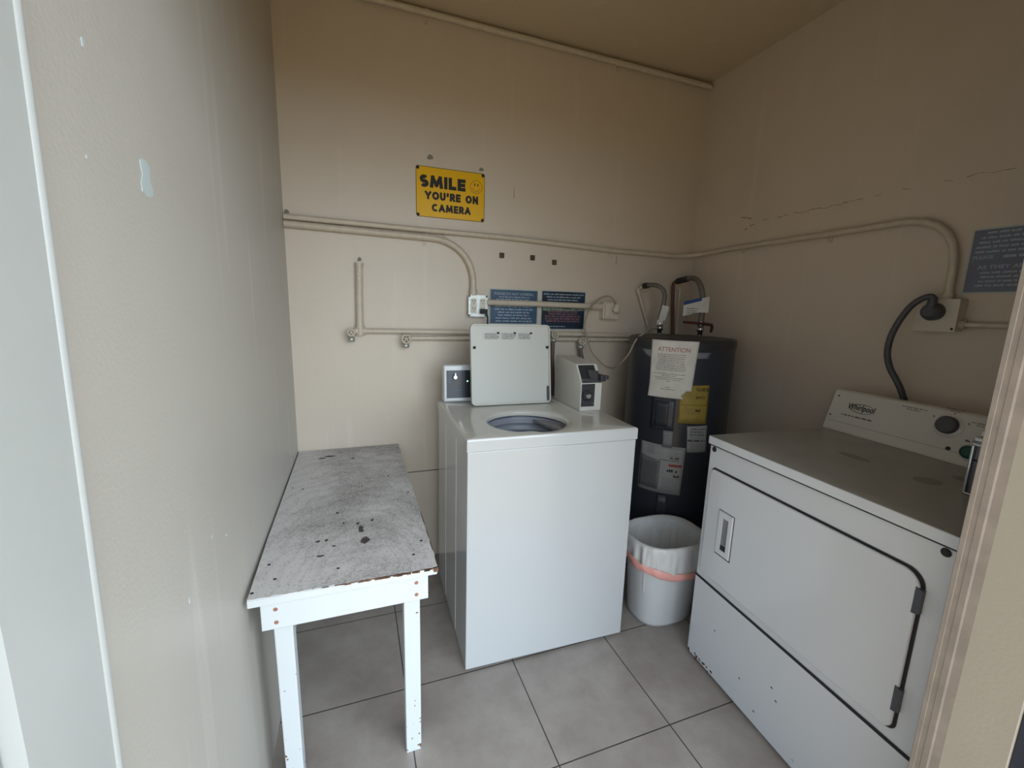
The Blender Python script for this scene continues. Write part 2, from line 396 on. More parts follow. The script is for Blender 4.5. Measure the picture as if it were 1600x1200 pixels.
def scribble(mb, o, U, V, w, h, lines, fill=0.55, seedv=1, letters=True, margin=0.0, centred=True, lens=None, thick=0.0004):
    """rows of unreadable small print: every letter a small block"""
    rn = random.Random(seedv); o = Vector(o); U = Vector(U); V = Vector(V); nn = U.cross(V).normalized()*thick
    lh = h/lines; ch = lh*fill; cw = ch*0.62
    for i in range(lines):
        L = w*(lens[i] if lens else rn.uniform(0.75, 1.0)); y = h/2 - (i+0.5)*lh
        if L <= 0: continue
        x = -L/2 if centred else -w/2; end = x+L
        while x < end:
            n = rn.randint(2, 8)
            for k in range(n):
                if x+cw > end: break
                a = 0.86 if rn.random() < 0.7 else 0.6
                q = [(x, y-ch/2), (x+cw*0.78, y-ch/2), (x+cw*0.78, y-ch/2+ch*a), (x, y-ch/2+ch*a)]
                mb.add([o+U*p[0]+V*p[1]+nn for p in q], [[0, 1, 2, 3]])
                x += cw
            x += cw*0.9
    return mb

# ------------------------------------------------------------------ setting
XR, H, YB = 2.233, 2.650, 0.0
T = 0.12
struct(MB().box(-0.3, XR+T, -1.885, T, -0.12, 0.0), 'floor', M_floor)
struct(MB().box(-T, XR+T, -1.885, T, H, H+T), 'ceiling', M_ceil)
struct(MB().box(-T, XR+T, 0, T, 0, H), 'wall_back', M_wall)
wl = struct(MB().box(-T, 0, -1.885, 0, 0, H), 'wall_left', M_wall_left)
wr = struct(MB().box(XR, XR+T, -1.885, 0, 0, H), 'wall_right', M_wall)
fw = MB().box(1.385, XR, -1.885, -1.80, 0, 2.07).box(0.0, XR, -1.885, -1.80, 2.07, H)
struct(fw, 'wall_front', M_reveal)
ow = MB().box(-2.5, -T, -1.885, -1.75, -0.02, 3.1).box(XR+T, 4.5, -1.885, -1.75, -0.02, 3.1).box(-T, XR+T, -1.885, -1.75, H+T, 3.1)
struct(ow, 'wall_outside', M_reveal)
gr = MB().box(-9, 11, -14, -1.885, -0.14, -0.02); struct(gr, 'ground_outside', M_ground)
struct(MB().box(-2.5, 4.5, -3.2, -1.885, 2.75, 2.9), 'ceiling_porch', M_ceil)
# left door frame lining (trim_1): a board on the wall with a rounded bead along its inner edge
tj = MB().prism([(-1.795, 0), (-1.716, 0), (-1.648, 2.07), (-1.795, 2.07)], (0, 0, 0), (0, 1, 0), (0, 0, 1), 0.020).tube([(0.014, -1.714, 0), (0.014, -1.646, 2.07)], 0.0085, 14)
tj.box(0, 1.385, -1.79, -1.765, 2.045, 2.07)
struct(tj, 'trim_1', M_jamb)
struct(MB().box(0.0, 0.006, -1.884, -1.797, 0, 2.07, .001), 'trim_3', mat('mauve_grey_frame_paint', (146, 140, 138), .6))
# right door stop moulding (trim_2): stepped profile
prof = [(1.400, -1.758), (1.3815, -1.758), (1.3795, -1.7595), (1.3795, -1.7665), (1.3805, -1.7675), (1.3805, -1.7755), (1.3795, -1.7765), (1.3795, -1.7860), (1.3840, -1.7880), (1.385, -1.802), (1.430, -1.802), (1.430, -1.758)]
struct(MB().prism(prof, (0, 0, 0), (1, 0, 0), (0, 1, 0), 2.045), 'trim_2', M_stop)

# blemishes of the walls, children of their wall
def blob(mb, o, U, V, pts, d=0.0008): mb.prism(pts, o, U, V, d); return mb
pp = [(-1.400, 1.549), (-1.392, 1.553), (-1.379, 1.553), (-1.371, 1.545), (-1.373, 1.535), (-1.374, 1.528), (-1.366, 1.515), (-1.369, 1.507), (-1.380, 1.503), (-1.389, 1.502), (-1.397, 1.507), (-1.404, 1.506), (-1.405, 1.518), (-1.397, 1.530), (-1.400, 1.540)]
blob(MB(), (0, 0, 0), (0, 1, 0), (0, 0, 1), pp).build('peeled_paint_patch', M_patch, wl)
sp_ = MB()
for (y, z, s_) in ((-1.515, 1.638, .005), (-1.539, 1.512, .002), (-1.404, .863, .005), (-1.27, 0.905, .003), (-1.18, 0.86, .003)):
    blob(sp_, (0, 0, 0), (0, 1, 0), (0, 0, 1), [(y-s_*.4, z-s_), (y+s_*.5, z-s_*.7), (y+s_*.4, z+s_), (y-s_*.5, z+s_*.8)])
sp_.build('paint_chip', M_patch, wl)
ck = MB(); rn = random.Random(3)
def crack(y0, z0, y1, z1, n, wdt, skip=0.2):
    for i in range(n):
        if rn.random() < skip: continue
        a, b = i/n, (i+0.9)/n
        ya, yb_ = y0+(y1-y0)*a, y0+(y1-y0)*b; za = z0+(z1-z0)*a+rn.uniform(-.005, .005); zb = z0+(z1-z0)*b+rn.uniform(-.005, .005); w_ = wdt*rn.uniform(.4, 1)
        ck.prism([(ya, za-w_), (yb_, zb-w_*.6), (yb_, zb+w_*.6), (ya, za+w_)], (XR, 0, 0), (0, 1, 0), (0, 0, 1), -0.0006)
crack(-0.44, 1.829, -0.93, 1.829, 18, .0022, .25); crack(-0.97, 1.835, -1.40, 1.835, 14, .0014, .5)
crack(-0.33, 1.862, -0.40, 1.85, 5, .004, .1); crack(-0.36, 1.80, -0.42, 1.82, 4, .005, .3); crack(-0.05, 2.49, -0.052, 2.515, 1, .006, 0)
ck.build('plaster_crack', M_crack, wr)
bk = bpy.data.objects['wall_back']
b2 = MB()
for (x, z, a, b) in ((0.635, 2.045, .016, .012), (0.885, 2.022, .014, .009), (0.012, 1.742, .012, .010), (0.305, 1.560, .010, .010), (1.06, 1.93, .002, .03), (1.69, 1.64, .002, .03)):
    b2.prism([(x-a, z-b*.6), (x-a*.2, z-b), (x+a, z-b*.5), (x+a*.7, z+b*.7), (x-a*.3, z+b)], (0, 0, 0), (1, 0, 0), (0, 0, 1), 0.0006)
b2.build('scraped_spot', mat('scraped_grey_plaster', (128, 122, 112), 0.8), bk)
MB().box(0.47, 0.68, -0.003, 0, 0.490, 0.495).build('plaster_seam', mat('dark_seam', (124, 114, 104), 0.8), bk)

# ------------------------------------------------------------------ pipes and conduits on the walls
def pipe(name, label, cat, pts, rad, parts=(), m=None, group=None, n=14):
    t = thing(name, label, cat, (pts[0][0], pts[0][1], pts[0][2]), 0, group)
    MB().tube(pts, rad, n).build('tube', m or M_pipe, t, local=False)
    return t
def strap(t, x, y, z, axis, rad, wall='b', tab=-1):
    mb = MB()
    if wall == 'b':
        mb.tube([(x-.009, y, z), (x+.009, y, z)], rad+.002, 14); mb.box(x-.009, x+.009, -0.005, 0, min(z+tab*(rad+.022), z), max(z+tab*(rad+.022), z), .001)
        mb.lathe([(0.004, 0), (0.002, 0.003)], (x, -0.005, z+tab*(rad+.014)), (0, -1, 0), 10)
    else:
        mb.tube([(x, y-.009, z), (x, y+.009, z)], rad+.002, 14); mb.box(XR-.005, XR, y-.009, y+.009, min(z+tab*(rad+.022), z), max(z+tab*(rad+.022), z), .001)
        mb.lathe([(0.004, 0), (0.002, 0.003)], (XR-.005, y, z+tab*(rad+.014)), (-1, 0, 0), 10)
    mb.build('strap', M_pipe, t, local=False)

def arc(c, r_, a0, a1, n, f_): return [f_(c[0]+r_*math.cos(a0+(a1-a0)*k/n), c[1]+r_*math.sin(a0+(a1-a0)*k/n)) for k in range(n+1)]
cu_pts = [(0.002, -0.02, 1.718), (0.593, -0.02, 1.712), (1.048, -0.02, 1.709), (1.639, -0.02, 1.688), (2.06, -0.02, 1.684)]
cu_pts += [(2.213-0.13+0.13*math.sin(a), -0.15+0.13*math.cos(a), 1.684+0.01*a) for a in (0.3, 0.6, 0.9, 1.2, 1.45)]
cu_pts += [(2.213, -0.322, 1.706), (2.213, -0.528, 1.707), (2.213, -0.837, 1.708), (2.213, -1.072, 1.711), (2.213, -1.12, 1.710), (2.213, -1.166, 1.700),
           (2.213, -1.205, 1.681), (2.213, -1.237, 1.648), (2.213, -1.256, 1.609), (2.213, -1.265, 1.565), (2.213, -1.268, 1.52), (2.213, -1.269, 1.425)]
t = pipe('electrical_conduit', 'long beige conduit running round the corner and bending down to the dryer socket', 'conduit', cu_pts, 0.0125)
strap(t, 0.708, -0.02, 1.711, 0, .0125, 'b', -1); strap(t, 1.639, -0.02, 1.688, 0, .0125, 'b', -1)
strap(t, 2.213, -0.37, 1.706, 0, .0125, 'r', -1); strap(t, 2.213, -0.82, 1.708, 0, .0125, 'r', -1)
MB().tube([(2.213, -1.269, 1.45), (2.213, -1.269, 1.425)], .017, 14).build('connector', M_pipe, t, local=False)
lo = [(0.002, -0.022, 1.688), (0.593, -0.022, 1.678), (0.642, -0.022, 1.677), (0.68, -0.022, 1.673), (0.713, -0.022, 1.664), (0.745, -0.022, 1.650), (0.775, -0.022, 1.630), (0.798, -0.022, 1.607),
      (0.818, -0.022, 1.580), (0.832, -0.022, 1.550), (0.841, -0.022, 1.52), (0.845, -0.022, 1.49), (0.846, -0.022, 1.414)]
t = pipe('electrical_conduit', 'thick beige conduit just below the long one, bending down to the four-gang outlet', 'conduit', lo, 0.015)
strap(t, 0.605, -0.022, 1.678, 0, .015, 'b', -1)
MB().tube([(0.846, -0.022, 1.445), (0.846, -0.022, 1.412)], .019, 14).build('connector', M_pipe, t, local=False)
t = pipe('electrical_conduit', 'beige conduit along the top edge of the back wall under the ceiling', 'conduit', [(0.02, -0.02, 2.632), (1.2, -0.02, 2.627), (2.222, -0.02, 2.623)], 0.0135)
strap(t, 0.62, -0.02, 2.630, 0, .0135, 'b', -1); strap(t, 1.62, -0.02, 2.626, 0, .0135, 'b', -1)
t = pipe('electrical_conduit', 'short straight beige conduit crossing in front of the two blue signs', 'conduit', [(0.914, -0.03, 1.381), (1.2, -0.03, 1.381), (1.60, -0.03, 1.377)], 0.0155)
MB().tube([(1.53, -0.03, 1.378), (1.60, -0.03, 1.377)], .019, 14).build('connector', M_pipe, t, local=False)
t = pipe('electrical_conduit', 'thin beige conduit leaving the dryer socket towards the doorway', 'conduit', [(2.213, -1.312, 1.343), (2.213, -1.79, 1.348)], 0.009)
MB().tube([(2.213, -1.312, 1.343), (2.213, -1.332, 1.343)], .014, 12).build('connector', M_pipe, t, local=False)

# water pipes low on the back wall
t = pipe('water_pipe', 'upper beige water pipe with a capped riser, ending at the left tap', 'water pipe', [(0.256, -0.02, 1.230), (0.8, -0.02, 1.228), (1.30, -0.02, 1.222), (1.95, -0.02, 1.212)], 0.0125)
MB().tube([(0.297, -0.02, 1.215), (0.300, -0.02, 1.40), (0.303, -0.02, 1.532)], 0.0165, 14).tube([(0.303, -0.02, 1.528), (0.303, -0.02, 1.542)], 0.019, 14).build('capped_riser', M_pipe, t, local=False)
MB().tube([(0.275, -0.02, 1.230), (0.325, -0.02, 1.230)], 0.017, 14).tube([(0.297, -0.02, 1.21), (0.298, -0.02, 1.262)], 0.0195, 14).build('tee_fitting', M_pipe, t, local=False)
strap(t, 0.302, -0.02, 1.49, 0, .0165, 'b', 1)
t = pipe('water_pipe', 'lower beige water pipe starting at the second tap and running behind the washer', 'water pipe', [(0.505, -0.02, 1.196), (0.814, -0.02, 1.197), (1.30, -0.02, 1.193), (1.96, -0.02, 1.187)], 0.0115)
MB().tube([(0.505, -0.02, 1.196), (0.53, -0.02, 1.196)], 0.015, 14).build('elbow', M_pipe, t, local=False)

def tap(label, x, z, m=M_pipe, y0=-0.02, wheel_up=False, wr_=0.020):
    """small valve with a spoked hand wheel facing the room and a downward spout"""
    t = thing('water_tap', label, 'tap', (x, y0, z))
    MB().lathe([(.011, 0), (.011, .022), (.015, .024), (.015, .034), (.008, .036), (.005, .05)], (0, 0, 0), (0, -1, 0), 14).build('valve_body', m, t)
    mb = MB()
    n = 24; Rr = wr_
    ring = [(Rr*math.cos(2*PI*k/n), -0.052, Rr*math.sin(2*PI*k/n)) for k in range(n+1)]
    mb.tube(ring, .0042, 8, False)
    for k in range(5):
        a = 2*PI*k/5+.3; mb.tube([(0, -0.052, 0), (Rr*math.cos(a), -0.052, Rr*math.sin(a))], .003, 6)
    mb.lathe([(.006, 0), (.006, .006), (.003, .008)], (0, -.049, 0), (0, -1, 0), 10)
    mb.build('hand_wheel', m, t)
    MB().lathe([(.010, 0), (.012, .018), (.016, .020), (.016, .036), (.013, .037)], (0, -0.022, -0.008), (0, -.35, -1), 14).build('spout', M_galv, t)
    return t
tap('leftmost painted tap below the capped riser', 0.258, 1.226, wr_=.015)
tap('painted tap with spoked wheel between the riser and the washer lid', 0.505, 1.196)
def supply(label, x, z, hx, hz0, hz1):
    t = tap(label, x, z)
    return t
tap('painted tap just right of the open washer lid', 1.292, 1.222, wr_=.019)
tap('painted tap behind the coin box under the right blue sign', 1.462, 1.185, wr_=.019)
h1 = tag(MB().tube([(1.292, -0.046, 1.19), (1.292, -0.048, 1.15), (1.286, -0.06, 1.10), (1.278, -0.09, 1.02), (1.27, -0.12, 0.90), (1.25, -0.14, 0.75)], .0105, 10).build('supply_hose', M_hose), 'dark reddish washer hose hanging from the tap beside the lid', 'hose')
h2 = tag(MB().tube([(1.462, -0.045, 1.155), (1.466, -0.05, 1.12), (1.474, -0.06, 1.08), (1.46, -0.09, 1.0), (1.43, -0.12, 0.88), (1.36, -0.14, 0.75)], .0105, 10).build('supply_hose', M_hose), 'dark washer hose dropping behind the coin box', 'hose')

# ------------------------------------------------------------------ outlets
ob = thing('outlet_box', 'galvanised four-gang outlet box at the foot of the bent conduit', 'outlet', (0.868, 0, 1.362))
MB().box(-.047, .047, -.036, 0, -.051, .051, .004).build('back_box', M_galv, ob)
MB().prism(rrect(.10, .108, .012), (0, -.036, 0), (1, 0, 0), (0, 0, 1), .003).build('cover_plate', M_galv, ob)
for sx_ in (-.0235, .0235):
    o = MB().prism(rrect(.030, .074, .006), (sx_, -.039, 0), (1, 0, 0), (0, 0, 1), .003).build('socket_pair', M_socket, ob)
    hs = MB()
    for zc in (-.019, .019):
        for dx_ in (-.006, .006): hs.box(sx_+dx_-.0014, sx_+dx_+.0014, -.0426, -.0418, zc+.002, zc+.010)
        hs.lathe([(.0026, 0), (.0026, .0005)], (sx_, -.0420, zc-.006), (0, -1, 0), 10)
    o2 = hs.build('socket_slot', M_black, o)
for (a, b) in ((-.045, .048), (.045, .048), (-.045, -.048), (.045, -.048)):
    MB().lathe([(.0055, 0), (.005, .002), (.002, .003)], (a, -.039, b), (0, -1, 0), 10).build('screw', M_steel, ob)

ob2 = thing('outlet_box', 'beige painted outlet box at the right end of the short conduit', 'outlet', (1.650, 0, 1.356))
MB().box(-.052, .052, -.045, 0, -.048, .048, .004).build('back_box', M_box, ob2)
MB().box(-.045, -.012, -.056, -.045, -.040, .040, .003).build('switch_cover', M_box, ob2)
MB().lathe([(.022, 0), (.022, .006), (.018, .008)], (.026, -.045, 0.0), (0, -1, 0), 20).build('round_socket', M_box, ob2)
def smooth(pts, it=2):
    for _ in range(it):
        q = [pts[0]]
        for a, b in zip(pts[:-1], pts[1:]):
            q.append(tuple(a[i]*.75+b[i]*.25 for i in range(3))); q.append(tuple(a[i]*.25+b[i]*.75 for i in range(3)))
        q.append(pts[-1]); pts = q
    return pts

# dryer socket on the right wall
rs = thing('outlet_box', 'beige square dryer socket box on the right wall', 'outlet', (XR, -1.262, 1.373))
MB().box(-.050, 0, -.056, .056, -.053, .053, .003).build('back_box', M_box, rs)
MB().prism([(p[0], p[1]) for p in rrect(.118, .110, .006)], (-.050, 0, 0), (0, -1, 0), (0, 0, 1), .003).build('cover_plate', M_box, rs)
for (a, b) in ((.050, .045), (-.050, -.045)):
    MB().lathe([(.004, 0), (.003, .0015)], (-.053, a, b), (-1, 0, 0), 10).build('screw', M_dark, rs)

# ------------------------------------------------------------------ signs
BU, BV = (1, 0, 0), (0, 0, 1)
cx, cz, sw, sh = 0.7355, 1.889, 0.336, 0.227
sg = thing('warning_sign', 'yellow sign reading SMILE YOU\'RE ON CAMERA on the back wall', 'sign', (cx, 0, cz))
MB().prism(rrect(sw, sh, .010), (0, 0, 0), BU, BV, .002).build('sign_plate', M_yellow, sg)
bd = MB()
outer = rrect(sw, sh, .010); inner = rrect(sw-.0045, sh-.0045, .009)
nn_ = len(outer); bd.add([(p[0], -.0024, p[1]) for p in outer] + [(p[0], -.0024, p[1]) for p in inner], [[i, (i+1) % nn_, nn_+(i+1) % nn_, nn_+i] for i in range(nn_)])
for a in (-1, 1):
    for b in (-1, 1): bd.lathe([(.008, 0), (.008, .0004)], (a*(sw/2-.009), -.0022, b*(sh/2-.009)), (0, -1, 0), 12)
bd.build('border', M_dark, sg)
heavy_letters('SMILE', (-.040, 0, .048), BU, BV, .222, .055, .0165, .0026).build('lettering', M_dark, sg)
heavy_letters("YOU'RE", (-.040, 0, -.014), BU, BV, .174, .037, .0105, .0026).build('lettering', M_dark, sg)
heavy_letters('ON', (.103, 0, -.014), BU, BV, .064, .037, .0105, .0026).build('lettering', M_dark, sg)
heavy_letters('CAMERA', (.002, 0, -.068), BU, BV, .192, .035, .0098, .0026).build('lettering', M_dark, sg)
sm = MB(); fx, fz, fr = .125, .048, .0305
def flat_arc(mb, r0, r1, a0, a1, n, y):
    vs = []
    for k in range(n+1):
        a = a0+(a1-a0)*k/n; vs += [(fx+r0*math.cos(a), y, fz+r0*math.sin(a)), (fx+r1*math.cos(a), y, fz+r1*math.sin(a))]
    mb.add(vs, [[2*k, 2*k+1, 2*k+3, 2*k+2] for k in range(n)])
flat_arc(sm, fr, fr-.0016, 0, 2*PI, 40, -.0026); flat_arc(sm, .0205, .0190, PI*1.08, PI*1.92, 20, -.0026)
for a in (-.008, .008):
    sm.prism([(fx+a+.0028*math.cos(2*PI*k/14), fz+.010+.0075*math.sin(2*PI*k/14)) for k in range(14)], (0, -.002, 0), BU, BV, .0006)
sm.build('smiling_face', M_dark, sg)

def notice(name, label, c, w, h, ang, m_face, plane='b'):
    """framed notice plate tilted by ang in its wall plane; returns (empty, o, U, V)"""
    ca, sa = math.cos(ang), math.sin(ang)
    if plane == 'b': o = (c[0], 0, c[1]); U = (ca, 0, sa); V = (-sa, 0, ca)
    else: o = (XR, c[0], c[1]); U = (0, -ca, sa); V = (0, sa, ca)
    t = thing(name, label, 'sign', o)
    MB().prism(rrect(w, h, .004, 3), (0, 0, 0), U, V, .003).build('sign_plate', M_signborder, t)
    nrm = Vector(U).cross(Vector(V))
    MB().prism(rrect(w-.012, h-.012, .003, 3), nrm*.003, U, V, .0008).build('printed_face', m_face, t)
    return t, nrm, Vector(U), Vector(V)
t, nr, U, V = notice('notice_sign', 'left faded blue notice on the back wall behind the washer lid', (1.076, 1.362), .277, .186, 0.0, M_blue)
def put_text(t, nr, U, V, txt, x, y, w, h, m, bold=0.01, off=.0038): text_mb(txt, nr*off + U*x + V*y, U, V, w, h, bold).build('lettering', m, t)
put_text(t, nr, U, V, 'PLEASE DO NOT OVERFILL', 0, .067, .22, .012, M_white)
mb = MB(); scribble(mb, nr*.0038+V*.045, U, V, .20, .026, 2, .55, 4, lens=[.85, 1.0]); mb.build('small_print', M_white, t)
mb = MB(); scribble(mb, nr*.0038-V*.036, U, V, .235, .092, 6, .58, 5); mb.build('small_print', M_white, t)
t, nr, U, V = notice('notice_sign', 'right dark blue notice with pinkish lines on the back wall', (1.368, 1.350), .275, .215, 0.0, M_blue2)
mb = MB(); scribble(mb, nr*.0038+V*.072, U, V, .245, .046, 3, .5, 6, lens=[1, .85, .8]); mb.build('small_print', M_white, t)
mb = MB(); mb.prism([(-.125, .022), (-.09, .014), (-.03, .016), (.03, .008), (.08, .016), (.125, .012), (.125, .000), (-.125, -.004)], nr*.0038, U, V, .0003)
mb.build('pale_band', mat('pale_grey_band', (140, 150, 140), .5, c2=(70, 90, 84), vscale=90), t)
mb = MB(); scribble(mb, nr*.0042-V*.032, U, V, .225, .066, 5, .8, 7); mb.build('pink_lettering', M_pink, t)
mb = MB(); scribble(mb, nr*.0038-V*.088 - U*.03, U, V, .13, .012, 1, .5, 8); mb.build('small_print', M_white, t)
t, nr, U, V = notice('notice_sign', 'flare-lightened blue notice on the right wall above the dryer', (-1.418, 1.552), .250, .212, 0.0, M_blue3, 'r')
mb = MB(); scribble(mb, nr*.0038+V*.060, U, V, .215, .075, 5, .5, 9, lens=[.8, .9, .95, 1, 1]); mb.build('small_print', M_white, t)
put_text(t, nr, U, V, 'PLEASE', -.085, .012, .05, .011, M_white, .01); mb = MB(); scribble(mb, nr*.0038+V*.012+U*.03, U, V, .15, .016, 1, .6, 10); mb.build('small_print', M_white, t)
put_text(t, nr, U, V, 'AS THEY ARE', -.035, -.020, .12, .012, M_white, .012)
mb = MB(); scribble(mb, nr*.0038-V*.058, U, V, .20, .055, 4, .5, 11); mb.build('small_print', M_white, t)

# three brown squares of old adhesive
for i, (x, z, lab) in enumerate(((1.001, 1.622, 'left brown adhesive square above the left blue notice'), (1.173, 1.621, 'middle brown adhesive square above the gap between the blue notices'), (1.301, 1.605, 'right brown adhesive square, slightly lower than the other two'))):
    tag(MB().prism(rrect(.027, .027, .002, 2), (x, 0, z), BU, BV, .0025).build('adhesive_square', M_brown), lab, 'adhesive patch', 'adhesive squares on the back wall')

# ------------------------------------------------------------------ work table against the left wall
tb = thing('work_table', 'white painted wooden table with worn grey top against the left wall', 'table', (0.002, -0.006, 0.0), 0.0029)
TW, TL, TH = 0.466, 1.112, 0.6545
TW_ = TW-.004
rn = random.Random(11)
top = MB()
# tabletop: slightly ragged outline
out = []
def edge(a, b, n, j):
    for k in range(n):
        f_ = k/n; out.append((a[0]+(b[0]-a[0])*f_+rn.uniform(-j, j)*(a[0] != b[0] or 1)*(1 if a[1] != b[1] else 0), a[1]+(b[1]-a[1])*f_+rn.uniform(-j, j)*(1 if a[0] != b[0] else 0)))
edge((.003, 0), (.003, -TL+.006), 4, .0005); out.append((.006, -TL+.001)); edge((.010, -TL), (TW_-.006, -TL), 34, .0015)
out.append((TW_-.001, -TL+.004)); edge((TW_, -TL+.01), (TW_, 0), 40, .0016); out.append((TW_, 0))
top.prism(out, (0, 0, TH-.0215), (1, 0, 0), (0, 1, 0), .0215)
tt = top.build('tabletop', M_top, tb)
MB().box(.006, TW_-.003, -TL-.0018, -TL+.001, TH-.021, TH-.002, .0005).build('painted_edge', M_apron, tt)
eb = MB()
for k in range(60):
    x = .17 + .29*rn.random(); w_ = rn.uniform(.004, .016); h_ = rn.uniform(.0015, .006)*(0.4+1.2*(x-.17)/.29); eb.box(x-w_/2, min(x+w_/2, TW_-.002), -TL-.0024, -TL, TH-h_-.001, TH-.0004)
eb.box(.20, TW_-.004, -TL-.0022, -TL, TH-.0022, TH-.0004); eb.build('chipped_wood', M_edge, tt); eb = MB()
for k in range(30):
    y = -TL + .35*rn.random()**1.5; w_ = rn.uniform(.005, .018); h_ = rn.uniform(.002, .006); eb.box(TW_-.003, TW_+.0018, y-w_/2, y+w_/2, TH-h_-.001, TH-.0004)
eb.box(TW_-.012, TW_+.001, -TL-.0026, -TL+.01, TH-.014, TH-.001)
eb.box(TW_-.003, TW_+.0012, -TL+.01, -TL+.33, TH-.0025, TH-.0004); eb.build('chipped_wood', M_edge, tt)

M_bare = mat('bare_dark_plywood', (86, 80, 78), 0.8, var=.25, vscale=90)
for (x, y, a, b) in ((.267, -.842, .022, .058), (.278, -.914, .030, .050), (.258, -.800, .010, .020), (.143, -.106, .052, .022), (.113, -.126, .036, .020), (.192, -.065, .024, .012), (.243, -.162, .020, .014), (.027, -.442, .012, .006), (.064, -.464, .010, .010), (.215, -.784, .008, .014), (.158, -.964, .026, .012), (.145, -.881, .016, .014), (.168, -.880, .010, .018), (.194, -.705, .012, .016), (.303, -.791, .010, .020), (.19, -.92, .016, .010)):
    n_ = 11; MB().prism([(x+a*.5*math.cos(2*PI*k/n_)*rn.uniform(.55, 1.1), y+b*.5*math.sin(2*PI*k/n_)*rn.uniform(.55, 1.1)) for k in range(n_)], (0, 0, TH), (1, 0, 0), (0, 1, 0), .0004).build('bare_patch', M_bare, tt)
for (x, y) in ((.030, -.967), (.055, -1.041), (.206, -1.040), (.406, -1.034), (.438, -.966), (.441, -.602), (.450, -.061), (.381, -.42), (.012, -1.086)):
    MB().lathe([(.0042, 0), (.0042, .0006)], (x, y, TH), (0, 0, 1), 8).build('nail_head', M_gap, tt)
ap = MB().box(.029, .437, -TL+.012, -TL+.032, TH-.0215-.078, TH-.0215, .002).build('apron', M_apron, tb)
for (x, z) in ((.062, .612), (.062, .576), (.405, .612), (.405, .576)):
    MB().lathe([(.0055, 0), (.0045, .001)], (x, -TL+.012, z-.003), (0, -1, 0), 10).build('screw', M_rust, ap)
MB().box(.029, .437, -.035, -.015, TH-.0995, TH-.0215, .002).build('apron', M_apron, tb)
MB().box(.417, .437, -TL+.032, -.035, TH-.0995, TH-.0215, .002).build('apron', M_apron, tb)
MB().box(.029, .049, -TL+.032, -.035, TH-.0995, TH-.0215, .002).build('apron', M_apron, tb)
for (x0, x1, y0, y1, sh_) in ((.050, .094, -TL+.033, -TL+.076, -.006), (.372, .417, -TL+.033, -TL+.076, .012), (.050, .094, -.080, -.036, 0), (.372, .416, -.080, -.036, 0)):
    lg = MB()
    lg.box(x0, x1, y0, y1, 0.0, TH-.0215, .003)
    lg.v = [(v[0]+sh_*(1-v[2]/TH)*.3, v[1]+(.03*(1-v[2]/TH) if y1 < -.5 else 0), v[2]) for v in lg.v]
    lg.build('leg', M_legs, tb)

# ------------------------------------------------------------------ top-loading washer
wm = thing('washing_machine', 'white coin-operated top-loading washer with its lid open', 'washing machine', (0.6192, -0.8257, 0), -0.02486)
WW, WD, WH = .676, .640, .914
cab = MB()
cab.box(0.003, WW-.003, 0.004, 0.012, .012, .866, .003)             # front
cab.box(0.003, .011, .006, WD, .012, .866, .002); cab.box(WW-.011, WW-.003, .006, WD, .012, .866, .002); cab.box(.003, WW-.003, WD-.008, WD, .012, .866, .002)
cab.box(.010, WW-.010, .01, WD-.01, .012, .02)
cb_ = cab.build('cabinet', M_enamel, wm)
MB().box(.0015, .0035, .20, .203, .03, .86).box(.0015, .0035, .43, .433, .03, .86).build('side_seam', M_topwarm, cb_)
MB().box(.005, WW-.005, .006, .012, .862, .868).box(.005, .011, .012, WD-.004, .862, .868).box(WW-.011, WW-.005, .012, WD-.004, .862, .868).build('shadow_gap', M_gap, cb_)
for (a, b) in ((.05, .05), (WW-.05, .05), (.05, WD-.05), (WW-.05, WD-.05)):
    MB().lathe([(.018, 0), (.018, .008), (.008, .009), (.008, .014)], (a, b, 0), (0, 0, 1), 14).build('foot', M_gap, wm)
# top panel with the round opening
tp = MB(); ccx, ccy, R0 = .295, .213, .163
def outer_at(a):
    dx, dy = math.cos(a), math.sin(a); ts = []
    if dx > 1e-9: ts.append((WW-ccx)/dx)
    if dx < -1e-9: ts.append(-ccx/dx)
    if dy > 1e-9: ts.append((WD-ccy)/dy)
    if dy < -1e-9: ts.append(-ccy/dy)
    k = min(ts); return ccx+dx*k, ccy+dy*k
angs = sorted([2*PI*k/96 for k in range(96)] + [math.atan2(y-ccy, x-ccx) % (2*PI) for x, y in ((0, 0), (WW, 0), (0, WD), (WW, WD))])
def rin(a):
    d = (a - 1.42*PI); d = (d+PI) % (2*PI)-PI
    return R0 - .020*math.exp(-(d/.17)**2)
rings = []
for a in angs:
    ox, oy = outer_at(a); ri = rin(a); c_, s_ = math.cos(a), math.sin(a)
    mx_, my_ = ccx+(ri+.030)*c_, ccy+(ri+.030)*s_
    ox2 = min(max(ox, .008), WW-.008); oy2 = min(max(oy, .008), WD-.008)
    ox3 = min(max(ox, .002), WW-.002); oy3 = min(max(oy, .002), WD-.002)
    rings.append([(ox, oy, .868), (ox, oy, .906), (ox3, oy3, .9122), (ox2, oy2, .914), (mx_, my_, .914), (ccx+(ri+.012)*c_, ccy+(ri+.012)*s_, .9105), (ccx+ri*c_, ccy+ri*s_, .906), (ccx+(ri-.002)*c_, ccy+(ri-.002)*s_, .900), (ccx+ri*c_, ccy+ri*s_, .888)])
m_ = len(rings[0]); vs = [p for q in rings for p in q]; fs = []
for i in range(len(rings)):
    j = (i+1) % len(rings)
    for k in range(m_-1): fs.append([i*m_+k, j*m_+k, j*m_+k+1, i*m_+k+1])
tp.add(vs, fs, True)
tpo = tp.build('top_panel', M_topwarm, wm)
tpo.data.materials.append(M_enamel)
for p in tpo.data.polygons:
    if abs(p.normal.z) < .55 and (p.center - Vector((ccx, ccy, p.center.z))).length > .2: p.material_index = 1; p.use_smooth = False
